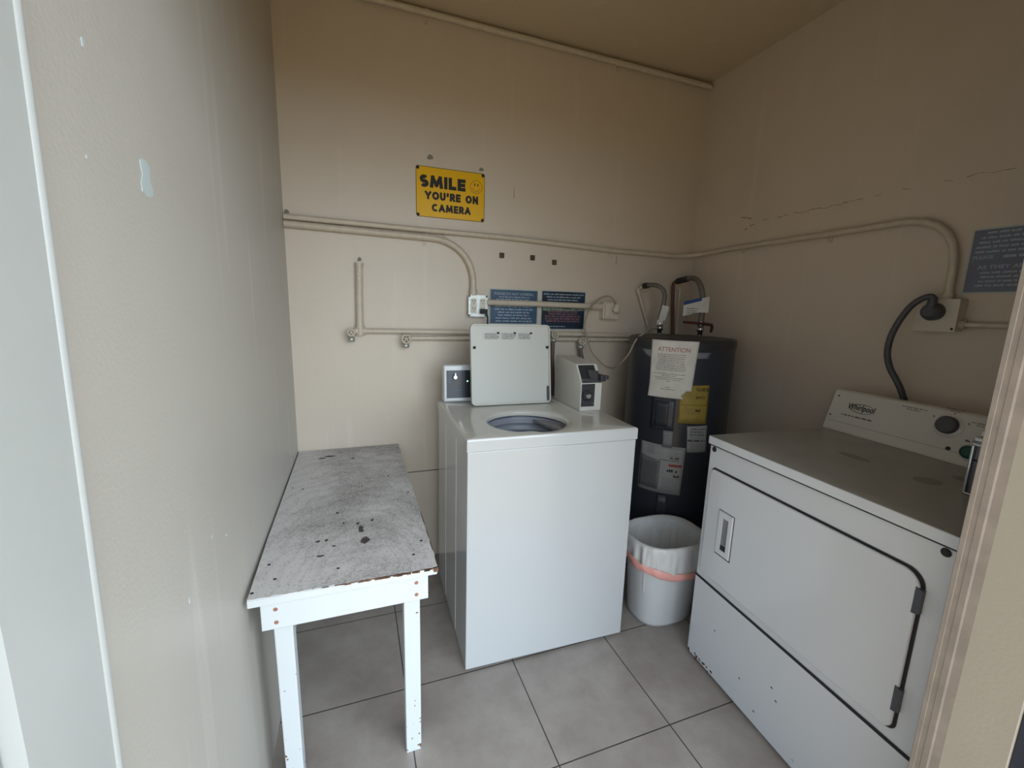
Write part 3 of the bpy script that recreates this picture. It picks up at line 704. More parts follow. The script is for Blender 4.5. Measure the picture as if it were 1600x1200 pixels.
MB().tube([(.55, .60, .9145), (.548, .26, .9145), (.60, .20, .9145)], .0018, 6).build('pressed_ridge', M_topwarm, tpo)
MB().lathe([(R0+.003, .892), (R0+.010, .889), (R0+.012, .880), (R0+.007, .876)], (ccx, ccy, 0), n=48, cap=False).build('tub_ring', M_drumdark, wm)
MB().lathe([(R0+.008, .878), (R0+.004, .868), (R0-.004, .860), (R0-.005, .854), (R0+.003, .849), (R0+.002, .836), (R0-.006, .829), (R0-.007, .823), (R0+.003, .817), (R0+.002, .800), (R0-.006, .794), (R0-.006, .788), (R0+.006, .780), (R0+.02, .50), (.05, .48), (0, .48)], (ccx, ccy, 0), n=48, cap=False).build('drum', M_drum, wm)
MB().lathe([(.07, .48), (.05, .52), (.04, .74), (.03, .77), (0, .78)], (ccx, ccy, 0), n=24, cap=False).build('agitator', M_drum, wm)
MB().prism([(.372, .335), (.425, .300), (.458, .225), (.452, .150), (.435, .120), (.405, .190), (.385, .26)], (0, 0, .868), (1, 0, 0), (0, 1, 0), .010).build('bleach_dispenser', mat('grey_dispenser', (128, 128, 132), .4), wm)
# open lid, hinged at the rear, leaning back
la = math.radians(8); lid_o = Vector((.3185, .470, .918)); LU = Vector((1, 0, 0)); LV = Vector((0, math.sin(la), math.cos(la))); LN = LU.cross(LV)   # LN points to the front
LW, LH = .386, .368
lid = MB()
lid.prism(rrect(LW, LH, .020), lid_o + LV*LH/2 + LN*-.016, LU, LV, .012)
oo = rrect(LW, LH, .020); ii = rrect(LW-.014, LH-.014, .016); k_ = len(oo); c0 = lid_o + LV*LH/2
lid.add([c0+LU*p[0]+LV*p[1]-LN*.004 for p in oo] + [c0+LU*p[0]*.995+LV*p[1]*.995+LN*.004 for p in oo] + [c0+LU*p[0]+LV*p[1]+LN*.004 for p in ii] + [c0+LU*p[0]+LV*p[1]-LN*.004 for p in ii],
        [[a*k_+i, a*k_+(i+1) % k_, (a+1)*k_+(i+1) % k_, (a+1)*k_+i] for a in range(3) for i in range(k_)])
lo_ = lid.build('lid', M_lid, wm)
for x in (-.175, .177):
    MB().lathe([(.0065, 0), (.006, .006), (.003, .008)], c0+LU*x+LV*(.262-LH/2)+LN*.001, LN, 12).build('rubber_bumper', M_black, lo_)
for x in (.172,):
    q = MB(); q.prism(rrect(.010, .07, .003, 3), c0+LU*x*1.04+LV*(.045-LH/2)-LN*.001, LU, LV, .005); q.build('hinge_arm', M_darkgrey, lo_)
lb = MB(); lb.prism(rrect(.246, .036, .003, 3), c0+LU*-.012+LV*(.316-LH/2)-LN*.004, LU, LV, .0008); lbo = lb.build('instruction_label', mat('pale_grey_label', (186, 188, 184), .5), lo_)
mb = MB()
for k in range(3):
    scribble(mb, c0+LU*(-.012-.078+.080*k)+LV*(.314-LH/2)-LN*.0030, LU, LV, .070, .028, 5, .6, 20+k, centred=False)
    mb.prism(rrect(.012, .009, .001, 2), c0+LU*(-.012-.078+.080*k+.028)+LV*(.328-LH/2)-LN*.0030, LU, LV, .0004)
lo_2 = mb.build('label_print', M_dark, lo_)
# control console
co = MB(); sl = .012
co.prism([(0.006, 0), (.058, 0), (.058, .160), (.050, .172), (sl+.010, .176), (sl, .170), (.0, .006)], (.020, .580, .914), (0, 1, 0), (0, 0, 1), .470)
cs = co.build('control_console', M_enamel, wm)
bvl = cs.modifiers.new('bevel', 'BEVEL'); bvl.width = .004; bvl.segments = 2; bvl.limit_method = 'ANGLE'
sv = Vector((0, sl, .170)).normalized()
PO = Vector((.020, .5796, .914)); SU = Vector((1, 0, 0)); SN = SU.cross(sv)
q = MB(); q.prism([(.012, .020), (.46, .020), (.46, .150), (.012, .150)], PO, SU, sv, .0015); q.build('control_panel', M_panel, cs)
q = MB()
for (a, b, c_, d) in ((.018, .145, .095, .146), (.095, .03, .096, .146), (.106, .03, .107, .10), (.112, .145, .16, .146), (.030, .055, .088, .058)):
    q.prism([(a, b), (c_, b), (c_, d), (a, d)], PO, SU, sv, .0018)
for k in range(4): q.prism([(.115, .045+.012*k), (.13, .045+.012*k), (.13, .0465+.012*k), (.115, .0465+.012*k)], PO, SU, sv, .0018)
for k in range(4): q.prism([(.020, .092+.014*k), (.034, .092+.014*k), (.034, .096+.014*k), (.020, .096+.014*k)], PO, SU, sv, .0018)
q.build('panel_print', mat('slate_print', (86, 96, 116), .5), cs)
dp = PO + SU*.052 + sv*.118 + SN*.0015
q = MB().lathe([(.0125, 0), (.010, .010), (.008, .012)], dp, SN, 16); q.prism([(-.004, 0), (.004, 0), (.001, .020), (-.001, .020)], dp+SN*.006, SU, sv, .007); q.build('cycle_knob', M_chrome, cs)
q = MB().lathe([(.0035, 0), (.002, .002)], PO+SU*.111+sv*.098+SN*.0015, SN, 10); q.build('indicator_light', M_led, cs)
# power cord plugged into the metal outlet
pcd = MB().tube([(0.9065, -.059, 1.327), (0.9125, -.060, 1.307), (0.9145, -.057, 1.257), (0.9145, -.053, 1.037), (0.9125, -.06, .75), (.905, -.12, .60), (.90, -.19, .55)], .0042, 8).build('power_cord', M_black, wm, local=False)
MB().box(.8765, .9105, -.069, -.043, 1.323, 1.347, .003).build('plug', M_black, pcd, local=False)
# coin meter case
mc = MB(); X0, X1 = .574, .678
mc.prism([(.292, .0), (.292, .126), (.350, .203), (.575, .218), (.575, 0)], (X0, 0, .914), (0, 1, 0), (0, 0, 1), X1-X0)
mco = mc.build('coin_meter_case', M_topwarm, wm); bvl = mco.modifiers.new('bevel', 'BEVEL'); bvl.width = .003; bvl.segments = 2
fy = .292
q = MB(); q.box(X0+.003, X0+.068, fy-.002, fy+.001, .935, 1.036, .001); q.build('lock_plate', M_darkgrey, mco)
q = MB(); q.lathe([(.024, 0), (.024, .006), (.017, .008)], (X0+.028, fy-.002, .985), (0, -1, 0), 20); q.build('lock_collar', M_gap, mco)
q = MB(); q.lathe([(.012, 0), (.012, .012), (.009, .014)], (X0+.030, fy-.008, .985), (0, -1, 0), 16); q.build('lock_cylinder', M_chrome, mco)
for z in (.949, 1.025): MB().lathe([(.004, 0), (.003, .002)], (X0+.058, fy-.002, z), (0, -1, 0), 10).build('screw', M_chrome, mco)
q = MB(); q.box(X0+.003, X0+.068, fy-.006, fy, .927, .935, .001); q.build('coin_ledge', M_topwarm, mco)
SV = Vector((0, .058, .077)).normalized(); SO = Vector((X0, .292, 1.040)); SN2 = Vector((1, 0, 0)).cross(SV)
q = MB(); q.prism([(.006, .004), (.086, .004), (.086, .090), (.006, .090)], SO, (1, 0, 0), SV, .0015); q.build('slide_faceplate', M_gap, mco)
q = MB(); q.prism([(.004, .0), (.098, .0), (.098, .016), (.004, .016)], SO, (1, 0, 0), SV, .012)
q.prism([(.038, .014), (.088, .014), (.088, .050), (.038, .056)], SO, (1, 0, 0), SV, .020); q.build('coin_slide', M_greyplastic, mco)
q = MB(); q.box(X0+.080, X0+.104, .262, .318, 1.050, 1.078, .003); q.box(X0+.096, X0+.114, .254, .280, 1.060, 1.078, .004); q.build('slide_handle', M_darkgrey, mco)

# ------------------------------------------------------------------ dryer
dr = thing('tumble_dryer', 'white front-loading dryer with sloping control console along the right wall', 'dryer', (1.5018, -0.9989, 0), -PI/2 - 0.07)
DW, DD, DH = .737, .690, .914
c = MB(); c.box(0, DW, .004, DD, .012, .880, .004); co_ = c.build('cabinet', M_enamel_worn, dr)
for (a, b) in ((.05, .05), (DW-.05, .05), (.05, DD-.05), (DW-.05, DD-.05)):
    MB().lathe([(.018, 0), (.018, .008), (.008, .009), (.008, .014)], (a, b, 0), (0, 0, 1), 14).build('foot', M_gap, dr)
tp2 = MB().box(-.003, DW+.003, -.006, DD, .883, .914, .004, 3).build('top_panel', M_enamel2, dr)
tp2.data.materials.append(M_dryertop)
for p in tp2.data.polygons:
    if p.normal.z > .7: p.material_index = 1
q = MB().box(.002, DW-.002, -.003, .02, .8795, .8835); q.build('top_gap', M_gap, tp2)
M_smudge = mat('smudged_enamel', (138, 139, 136), .45)
for (x, y, a, b) in ((.30, .30, .05, .02), (.50, .30, .03, .035), (.62, .34, .02, .03), (.52, .42, .03, .02)):
    MB().prism([(x+a*math.cos(2*PI*k/16), y+b*math.sin(2*PI*k/16)) for k in range(16)], (0, 0, .914), (1, 0, 0), (0, 1, 0), .0002).build('greasy_mark', M_smudge, tp2)
# loading door: outline groove plus raised door with the large rounded corner top right
dpoly = []
xl, xr, zb, zt = .026, .690, .385, .795
# slanting lower-left start as on the photo: square left corners, round right corners
for k in range(9):
    a = PI/2*(1-k/8); dpoly.append((xr-.040+.040*math.cos(a), zt-.040+.040*math.sin(a)))
for k in range(7):
    a = -PI/2*k/6; dpoly.append((xr-.022+.022*math.cos(a), zb+.022+.022*math.sin(a)))
dpoly += [(xl+.006, zb), (xl, zb+.006), (xl, zt-.010), (xl+.010, zt)]
gp = [(x+(.006 if x > .36 else -.002), z+(.006 if z > .6 else -.003)) for x, z in dpoly]
q = MB(); q.prism(gp, (0, .0035, 0), (1, 0, 0), (0, 0, 1), .0012); q.build('door_gap', M_gap, co_)
dd = MB(); dd.prism(dpoly, (0, .003, 0), (1, 0, 0), (0, 0, 1), .010)
do = dd.build('loading_door', M_enamel2, dr); bvl = do.modifiers.new('bevel', 'BEVEL'); bvl.width = .004; bvl.segments = 3; bvl.limit_method = 'ANGLE'
# recessed pull handle
hx0, hx1, hz0, hz1 = .093, .160, .500, .665
q = MB()
o4 = [(hx0, hz0), (hx1, hz0), (hx1, hz1), (hx0, hz1)]; i4 = [(hx0+.020, hz0+.022), (hx1-.018, hz0+.022), (hx1-.018, hz1-.022), (hx0+.020, hz1-.022)]
q.add([(a, -.0075, b) for a, b in o4] + [(a, -.012, b) for a, b in [(hx0+.003, hz0+.003), (hx1-.003, hz0+.003), (hx1-.003, hz1-.003), (hx0+.003, hz1-.003)]] + [(a, -.012, b) for a, b in i4] + [(a, -.0073, b) for a, b in i4],
      [[a*4+i, a*4+(i+1) % 4, (a+1)*4+(i+1) % 4, (a+1)*4+i] for a in range(3) for i in range(4)])
q.build('door_handle', M_enamel2, do)
MB().box(hx0+.020, hx1-.018, -.0078, -.0070, hz0+.022, hz1-.022).build('handle_recess', mat('grey_recess', (150, 152, 154), .3, metal=.4), do)
MB().box(hx0+.021, hx1-.019, -.0085, -.0072, hz0+.022, hz0+.040).build('recess_dark_strip', M_gap, do)  # dark strip along the bottom of the handle recess
MB().box(hx0-.0025, hx1+.003, -.0078, -.0071, hz0-.004, hz1+.002).build('handle_outline', M_gap, do)
for z0, z1 in ((.700, .765), (.440, .507)):
    MB().prism([(xr-.006, z0), (xr+.008, z0+.004), (xr+.008, z1-.004), (xr-.006, z1)], (0, .002, 0), (1, 0, 0), (0, 0, 1), .011).build('door_hinge', M_cordgrey, do)
q = MB().box(0.0, DW, -.0005, .006, .3500, .3545); q.box(0, DW, -.001, .006, .3475, .3500); q.build('panel_seam', M_gap, co_)
q = MB().box(0.002, DW-.002, -.001, .006, .014, .3475, .003); q.build('lower_panel', M_enamel_worn, dr)
for x in (.022, .716): MB().lathe([(.010, 0), (.009, .002), (.005, .003)], (x, .003, .866), (0, -1, 0), 14).build('plug_button', M_gap, co_)
M_rustb = mat('rust_brown', (98, 76, 66), .8); rn = random.Random(5)
for k in range(16):
    x = rn.uniform(.01, .14); z = rn.uniform(.012, .030)
    MB().prism([(x+.006*math.cos(2*PI*j/7)*rn.uniform(.4, 1.3), z+.005*math.sin(2*PI*j/7)*rn.uniform(.4, 1.3)) for j in range(7)], (0, -.0012, 0), (1, 0, 0), (0, 0, 1), .0006).build('rust_chip', M_rustb, co_)
for (x, z) in ((.26, .12), (.38, .20), (.40, .17), (.13, .2), (.6, .72), (.33, .06)):
    MB().prism([(x-.004, z-.002), (x+.003, z-.003), (x+.004, z+.001), (x-.002, z+.003)], (0, -.0012, 0), (1, 0, 0), (0, 0, 1), .0005).build('rust_chip', M_rustb, co_)
# console: sloping face from (y .555, z .914) up to (y .600, z 1.070)
cx0, cx1 = -.016, DW-.005
cn = MB(); y0, y1, zt2 = .555, .612, 1.072
cn.prism([(y0, .914), (y0+.003, .920), (y1-.010, zt2-.004), (y1+.002, zt2), (y1+.036, zt2-.002), (DD+.012, .96), (DD+.012, .914)], (cx0, 0, 0), (0, 1, 0), (0, 0, 1), cx1-cx0)
cno = cn.build('control_console', M_topwarm, dr); bvl = cno.modifiers.new('bevel', 'BEVEL'); bvl.width = .003; bvl.segments = 2; bvl.limit_method = 'ANGLE'
CV = Vector((0, (y1-.010)-(y0+.003), zt2-.004-.920)); CL = CV.length; CV.normalize(); CO = Vector((cx0, y0+.003, .920)); CU = Vector((1, 0, 0)); CN = CU.cross(CV)
def cp_(x, v, off=0): return CO + CU*x + CV*v + CN*off
q = MB(); q.prism([(.012, .030), (.70, .030), (.70, .0312), (.012, .0312)], CO, CU, CV, .0006); q.build('groove', M_label2, cno)
text_mb('Whirlpool', cp_(.118, .098, .0003), CU, CV, .098, .030, .022, italic=.15).build('brand_lettering', M_dark, cno)
q = MB(); nn2 = 28; vs = []
for k in range(nn2+1):
    a = .35+5.3*k/nn2; ww = .0008+.0010*math.sin(PI*k/nn2)
    for s_ in (-1, 1): vs.append(cp_(.122+(.046+s_*ww)*math.cos(a), .098+(.017+s_*ww)*math.sin(a), .0005))
q.add(vs, [[2*k, 2*k+1, 2*k+3, 2*k+2] for k in range(nn2)]); q.build('logo_swirl', M_grey, cno)
q = MB(); scribble(q, cp_(.112, .064, 0), CU, CV, .115, .008, 1, .75, 31, lens=[1]); q.build('small_print', M_dark, cno)
kx, kv = .385, .108
MB().lathe([(.040, 0), (.036, .003), (.031, .004)], cp_(kx, kv), CN, 32).build('dial_ring', M_topwarm, cno)
MB().lathe([(.0285, .003), (.028, .016), (.024, .019), (.020, .0185)], cp_(kx, kv), CN, 32).build('dial_knob', M_knob, cno)
for (a, b, w_) in ((-.105, .030, .075), (.005, .052, .050), (.085, .022, .070)): q = MB(); scribble(q, cp_(kx+a, kv+b), CU, CV, w_, .014, 2, .6, int(900*w_)+int(a*100), lens=[1, .6]); q.build('dial_caption', M_grey, cno)
for (a, b) in ((-.046, .020), (.004, .041), (.046, .018)): MB().prism([(kx+a+.003*math.cos(k), kv+b+.003*math.sin(k)) for k in (0, 1, 2, 3, 4, 5)], CO, CU, CV, .0004).build('dial_mark', M_grey, cno)
gx, gv = .458, .040
MB().lathe([(.026, 0), (.025, .004), (.021, .006)], cp_(gx, gv), CN, 28).build('button_ring', M_topwarm, cno)
MB().lathe([(.0205, .004), (.020, .010), (.014, .012)], cp_(gx, gv), CN, 28).build('start_button', M_green, cno)
q = MB(); scribble(q, cp_(gx-.002, gv+.034), CU, CV, .036, .010, 1, .7, 3, lens=[1]); q.prism([(gx-.052+.007*math.cos(k*.7), gv-.004+.007*math.sin(k*.7)) for k in range(9)], CO, CU, CV, .0005); q.build('button_print', M_dark, cno)
for (x, v) in ((.020, .132), (.014, .052)): MB().lathe([(.0035, 0), (.003, .001)], cp_(x, v), CN, 10).build('screw', M_dark, cno)
rc = [(2.152, -1.262, 1.425), (2.147, -1.257, 1.438), (2.142, -1.237, 1.432), (2.14, -1.210, 1.410), (2.137, -1.192, 1.376), (2.135, -1.178, 1.341), (2.133, -1.165, 1.294), (2.133, -1.162, 1.246), (2.135, -1.166, 1.211), (2.14, -1.179, 1.170), (2.145, -1.200, 1.137), (2.155, -1.216, 1.100), (2.178, -1.225, 1.05), (2.205, -1.225, 1.0), (2.215, -1.225, 0.93)]
pcd = MB().tube(smooth(rc), .0105, 12).build('power_cord', M_cordgrey, dr, local=False)
MB().lathe([(.030, 0), (.031, .018), (.026, .034), (.016, .040)], (XR-.053, -1.258, 1.385), (-1, 0, 0), 22).tube([(2.155, -1.258, 1.39), (2.152, -1.260, 1.435)], [.016, .012], 14).build('plug', M_cordgrey, pcd, local=False)
# coin slide and money box standing on the top at the near end
ms = MB(); ms.box(.584, .705, .292, .540, .914, 1.048, .006); mso = ms.build('coin_meter_case', M_greyplastic, dr)
ms = MB(); ms.box(.580, .5865, .287, .300, .914, 1.052, .003); ms.box(.580, .708, .286, .300, 1.044, 1.053, .003); ms.box(.580, .708, .287, .297, .914, .921, .003); ms.build('case_trim', M_chrome, mso)
ms = MB(); ms.box(.588, .700, .288, .2925, 1.006, 1.010); ms.build('case_groove', M_gap, mso)
ms = MB(); ms.box(.575, .70, .300, .42, 1.053, 1.066, .003); ms.box(.582, .60, .31, .40, 1.066, 1.082, .003); ms.box(.605, .69, .33, .40, 1.066, 1.090, .004); ms.build('coin_slide', M_chrome, mso)
ms = MB(); ms.box(.62, .70, .40, .52, 1.05, 1.125, .004); ms.build('slide_guard', M_steel, mso)

# ------------------------------------------------------------------ water heater
HX, HY, HR, HZ = 1.860, -0.390, .255, 1.235
wh = thing('water_heater', 'tall dark blue-grey cylindrical water heater in the corner', 'water heater', (HX, HY, 0))
MB().lathe([(HR-.02, 0), (HR-.004, .01), (HR, .03), (HR, 1.195)], n=64).build('tank', M_tank, wh)
MB().lathe([(HR+.002, 1.190), (HR+.003, 1.200), (HR+.002, 1.226), (HR-.004, 1.233), (HR-.03, 1.235), (0, 1.236)], n=64, cap=False).build('top_cap', mat('dark_tank_cap', (48, 48, 52), .4), wh)
def cylpt(azd, z, off): a = math.radians(azd); return ((HR+off)*math.cos(a), (HR+off)*math.sin(a), z)
def cylmap(mb, az0, z0):
    """a flat mesh given as (s along the surface, off, z) is wrapped on the tank; s grows with azimuth"""
    mb.v = [cylpt(az0 + math.degrees(v[0]/HR), z0+v[2], v[1]) for v in mb.v]; return mb
def cylpatch(corners, off, th=.0006, n=10, m=6, name='label', mt=None, par=wh):
    """corners TL, TR, BR, BL as (az, z)"""
    mb = MB(); g = []
    for j in range(m+1):
        for i in range(n+1):
            u_, v_ = i/n, j/m; TL, TR, BR, BL = corners
            az = (TL[0]*(1-u_)+TR[0]*u_)*(1-v_)+(BL[0]*(1-u_)+BR[0]*u_)*v_; z = (TL[1]*(1-u_)+TR[1]*u_)*(1-v_)+(BL[1]*(1-u_)+BR[1]*u_)*v_
            g.append((az, z))
    A = [cylpt(a, z, off+th) for a, z in g]; B = [cylpt(a, z, off-.0004) for a, z in g]; K = len(A); fs = []
    for j in range(m):
        for i in range(n): q0 = j*(n+1)+i; fs += [[q0, q0+n+1, q0+n+2, q0+1], [K+q0, K+q0+1, K+q0+n+2, K+q0+n+1]]
    per = [i for i in range(n+1)] + [j*(n+1)+n for j in range(1, m+1)] + [m*(n+1)+i for i in range(n-1, -1, -1)] + [j*(n+1) for j in range(m-1, 0, -1)]
    for a, b in zip(per, per[1:]+per[:1]): fs.append([a, b, K+b, K+a])
    mb.add(A+B, fs, True); return mb.build(name, mt, par)
def cyltext(txt, az, z, w, h, off, m, par, bold=.01, name='lettering', cyl=True):
    mb = text_mb(txt, (0, 0, 0), (1, 0, 0), (0, 0, 1), w, h, bold); mb.v = [(v[0], off, v[2]) for v in mb.v]; return cylmap(mb, az, z).build(name, m, par)
def cylscrib(az, z, w, h, lines, off, m, par, seedv, fill=.5, lens=None, centred=True, name='small_print', tilt=0):
    mb = MB(); scribble(mb, (0, 0, 0), (1, 0, 0), (0, 0, 1), w, h, lines, fill, seedv, lens=lens, centred=centred); mb.v = [(v[0], off, v[2]+v[0]*tilt) for v in mb.v]; return cylmap(mb, az, z).build(name, m, par)
# logo band
cylpatch([(-176, 1.178), (-100, 1.178), (-103, 1.150), (-165, 1.142)], .0025, .001, 16, 3, 'badge_band', M_tanktrim)
# access covers
cylpatch([(-153, .955), (-131, .955), (-131, .80), (-153, .80)], .010, .006, 8, 5, 'access_cover', mat('tank_cover', (62, 65, 75), .35))
cylpatch([(-150, .94), (-137, .94), (-137, .815), (-150, .815)], .0165, .002, 8, 5, 'cover_inset', mat('tank_cover_inset', (50, 53, 62), .35))
cylpatch([(-141, .800), (-130.5, .800), (-130.5, .715), (-140, .715)], .006, .004, 6, 4, 'cover_reflection', M_tanktrim)  # narrow lower run of the cover, its reflection painted in as lighter grey
cylpatch([(-141, .47), (-131, .47), (-131, .30), (-141, .30)], .006, .004, 6, 4, 'access_cover', mat('tank_cover2', (56, 58, 68), .35))
el = cylpatch([(-127.6, 1.022), (-97.5, 1.026), (-97.1, .839), (-127.0, .839)], .001, .0006, 10, 6, 'energy_label', M_yellowtag)
cyltext('GUIDE', -105, 1.005, .060, .016, .0022, M_dark, wh, .02); cyltext('$415', -106.5, .966, .042, .014, .0022, M_dark, wh, .02)
cylscrib(-112, .930, .118, .006, 1, .0022, M_dark, wh, 40, lens=[1]); cylscrib(-112, .90, .09, .03, 4, .0022, M_grey, wh, 41, .3)
cylscrib(-107, .905, .030, .014, 1, .0024, M_dark, wh, 42, .9, lens=[1]); cylscrib(-112, .856, .11, .018, 2, .0022, M_grey, wh, 43, .35)
cylpatch([(-117.3, .826), (-95.1, .832), (-93.2, .700), (-115.0, .697)], .001, .0006, 8, 6, 'phone_label', M_label)
cylscrib(-105.5, .800, .085, .042, 3, .0022, M_grey, wh, 44, .6); cylscrib(-105.2, .757, .090, .012, 1, .0022, M_dark, wh, 45, .8, lens=[1]); cylscrib(-104.5, .725, .085, .034, 4, .0022, M_grey, wh, 46, .3)
cylpatch([(-164.9, .722), (-116.1, .718), (-117.7, .476), (-165.9, .474)], .001, .0006, 14, 6, 'rating_label', M_label)
cylpatch([(-163.5, .655), (-141, .640), (-141.5, .490), (-164.0, .490)], .0018, .0004, 8, 5, 'rating_panel', M_label2)
cylscrib(-152, .69, .075, .046, 6, .0026, M_grey, wh, 47, .35, lens=[.5]*6); cylscrib(-128, .688, .07, .045, 5, .0026, M_grey, wh, 48, .4, lens=[.8, .5, .9, .4, .8]); cylscrib(-126, .662, .045, .012, 1, .0028, M_dark, wh, 49, .9, lens=[1])
cylscrib(-132, .648, .09, .008, 1, .0026, M_dark, wh, 50, .6, lens=[1])
cylpatch([(-132, .630), (-118.5, .630), (-118.5, .618), (-132, .618)], .0018, .0004, 8, 2, 'warning_strip', M_red)
cylscrib(-128, .598, .05, .018, 1, .0026, M_dark, wh, 51, .9, lens=[1]); cylscrib(-123, .572, .03, .016, 1, .0026, M_dark, wh, 52, .9, lens=[1])
cylscrib(-152.5, .565, .095, .135, 13, .0030, M_dark, wh, 53, .28); cylscrib(-129, .525, .095, .075, 8, .0026, M_grey, wh, 54, .35)
cpts = [(1.668, -0.07, 1.385), (1.655, -0.07, 1.405), (1.642, -0.065, 1.426), (1.617, -0.06, 1.437), (1.58, -0.055, 1.431), (1.545, -0.055, 1.408), (1.510, -0.06, 1.375), (1.487, -0.06, 1.340), (1.473, -0.06, 1.277), (1.480, -0.075, 1.215), (1.490, -0.09, 1.175),
        (1.502, -.10, 1.131), (1.527, -.12, 1.096), (1.553, -.15, 1.062), (1.568, -.18, 1.049), (1.563, -.25, 1.056), (1.557, -.29, 1.079), (1.572, -.32, 1.112), (1.588, -.335, 1.145), (1.594, -.350, 1.185), (1.600, -.366, 1.220), (1.640, -.370, 1.250), (1.700, -.330, 1.262), (1.780, -.270, 1.268), (1.862, -.21, 1.272)]
pcd = MB().tube(smooth(cpts), .0045, 8).build('power_cord', M_cordbeige, wh, local=False)
MB().lathe([(.017, 0), (.020, .012), (.017, .028), (.010, .032)], (1.668, -0.053, 1.362), (0, -1, 0), 18).box(1.656, 1.680, -.082, -.056, 1.365, 1.392, .004).build('plug', M_box, pcd, local=False)
# loose attention paper taped on the tank: separate thing, torn lower right corner
pa = thing('paper_notice', 'white ATTENTION sheet taped to the water heater, torn lower right corner', 'notice', (HX, HY, 0))
pg = MB(); nx, nz = 24, 28; V_ = []; idx = {}
def paper(u_, v_):
    az = -161.5 + 48*u_ ; z = 1.228 - .272*v_
    az -= 0.5*v_*(1-u_)*0 + 4.5*v_*u_*0.9 - 1.5*v_*(1-u_)
    curl = .010*max(0, v_-.6)**2/.16*(1-u_)**2 + .004*math.sin(6*v_+3*u_)*v_*.5 + .003*v_
    return cylpt(az, z - .012*u_*0, .0035 + curl)
for j in range(nz+1):
    for i in range(nx+1): V_.append(paper(i/nx, j/nz))
fs = []
for j in range(nz):
    for i in range(nx):
        u_, v_ = (i+.5)/nx, (j+.5)/nz
        if v_ > .86 and u_ > .80+ .10*math.sin(v_*60)*.3 and (u_-.8)+(v_-.86) > .08: continue
        a = j*(nx+1)+i; fs.append([a, a+nx+1, a+nx+2, a+1])
pg.add(V_, fs, True); po_ = pg.build('sheet', M_paper, pa); so = po_.modifiers.new('thickness', 'SOLIDIFY'); so.thickness = .0006; so.offset = 1
def papermap(mb, off):
    out_ = []
    for v in mb.v:
        u_ = v[0]; w_ = v[2]; p = Vector(paper(u_, w_)); rad = Vector((p.x, p.y, 0)).normalized(); out_.append(tuple(p+rad*off))
    mb.v = out_; return mb
def paper_text(txt, u0, v0, w, h, m, bold=.0):
    mb = text_mb(txt, (0, 0, 0), (1, 0, 0), (0, 0, 1), w, h, bold); mb.v = [(u0+v[0], 0, v0-v[2]) for v in mb.v]; papermap(mb, .0012).build('lettering', m, pa)
paper_text('ATTENTION', .50, .155, .68, .075, M_red, .0)
mb = MB(); scribble(mb, (0, 0, 0), (1, 0, 0), (0, 0, 1), .74, .30, 9, .45, 60); mb.v = [(.47+v[0], 0, .375-v[2]) for v in mb.v]; papermap(mb, .0012).build('small_print', M_grey, pa)
mb = MB(); scribble(mb, (0, 0, 0), (1, 0, 0), (0, 0, 1), .72, .16, 5, .45, 61, lens=[1, .45, .95, .8, .15]); mb.v = [(.46+v[0], 0, .645-v[2]) for v in mb.v]; papermap(mb, .0012).build('small_print', M_grey, pa)
mb = MB(); scribble(mb, (0, 0, 0), (1, 0, 0), (0, 0, 1), .34, .07, 2, .4, 62, lens=[.3, 1]); mb.v = [(.47+v[0], 0, .83-v[2]) for v in mb.v]; papermap(mb, .0012).build('small_print', M_grey, pa)

# pipework on top of the heater
def hose(label, pts, rad, tagm, nutxy):
    t = thing('heater_hose', label, 'hose', (nutxy[0], nutxy[1], 1.236))
    MB().tube(smooth(pts), rad, 12).build('flexible_tube', M_flex, t, local=False)
    MB().lathe([(.012, 0), (.012, .02), (.018, .022), (.018, .042), (.014, .046), (.013, .06)], (0, 0, 0), n=8).build('nut', M_chrome, t)
    return t
t = hose('left grey flexible connector curving from heater top to thin wall pipe', [(1.86, -.205, 1.29), (1.873, -.2, 1.341), (1.88, -.2, 1.394), (1.888, -.2, 1.446), (1.882, -.185, 1.482), (1.862, -.16, 1.502), (1.85, -.12, 1.506), (1.842, -.085, 1.502)], .0125, None, (1.862, -.21))
q = MB(); q.lathe([(.017, 0), (.017, .022)], (1.862, -.21, 1.262), (0, 0, 1), 14); q.build('rubber_collar', M_gap, t, local=False)
q = MB(); q.tube([(1.846, -.10, 1.503), (1.838, -.07, 1.500)], .016, 12); q.build('end_collar', M_gap, t, local=False)
q = MB(); q.prism([(-.022, -.04), (.012, -.045), (.032, .030), (-.008, .040)], (1.872, -.216, 1.355), (1, -.3, 0), (0, 0, 1), .001); q.prism([(-.022, -.055), (.008, -.055), (.008, -.03), (-.022, -.03)], (1.862, -.218, 1.345), (1, -.3, 0), (0, 0, 1), .001); q.build('paper_tag', M_paper, t, local=False)
t = thing('water_pipe', 'thin beige leaning pipe on the back wall left of the heater hoses', 'water pipe', (1.94, -.03, 1.2))
MB().tube([(1.945, -.02, 1.200), (1.94, -.03, 1.232), (1.83, -.03, 1.478)], .0085, 12).tube([(1.828, -.03, 1.480), (1.838, -.075, 1.501)], .008, 12).build('tube', M_pipe, t, local=False)
MB().lathe([(.011, 0), (.012, .02), (.011, .026)], (1.838, -.03, 1.462), (-.4, 0, 1), 12).build('elbow', M_pipe, t, local=False)
t = hose('right grey flexible connector arching over the heater with a blue and white tag', [(2.03, -.33, 1.29), (2.045, -.32, 1.354), (2.05, -.31, 1.433), (2.043, -.30, 1.484), (2.045, -.275, 1.519), (2.068, -.225, 1.543), (2.085, -.17, 1.553), (2.086, -.13, 1.550)], .015, None, (2.028, -.335))
q = MB(); q.tube([(2.086, -.14, 1.550), (2.082, -.06, 1.538)], .018, 12); q.build('end_collar', M_gap, t, local=False)
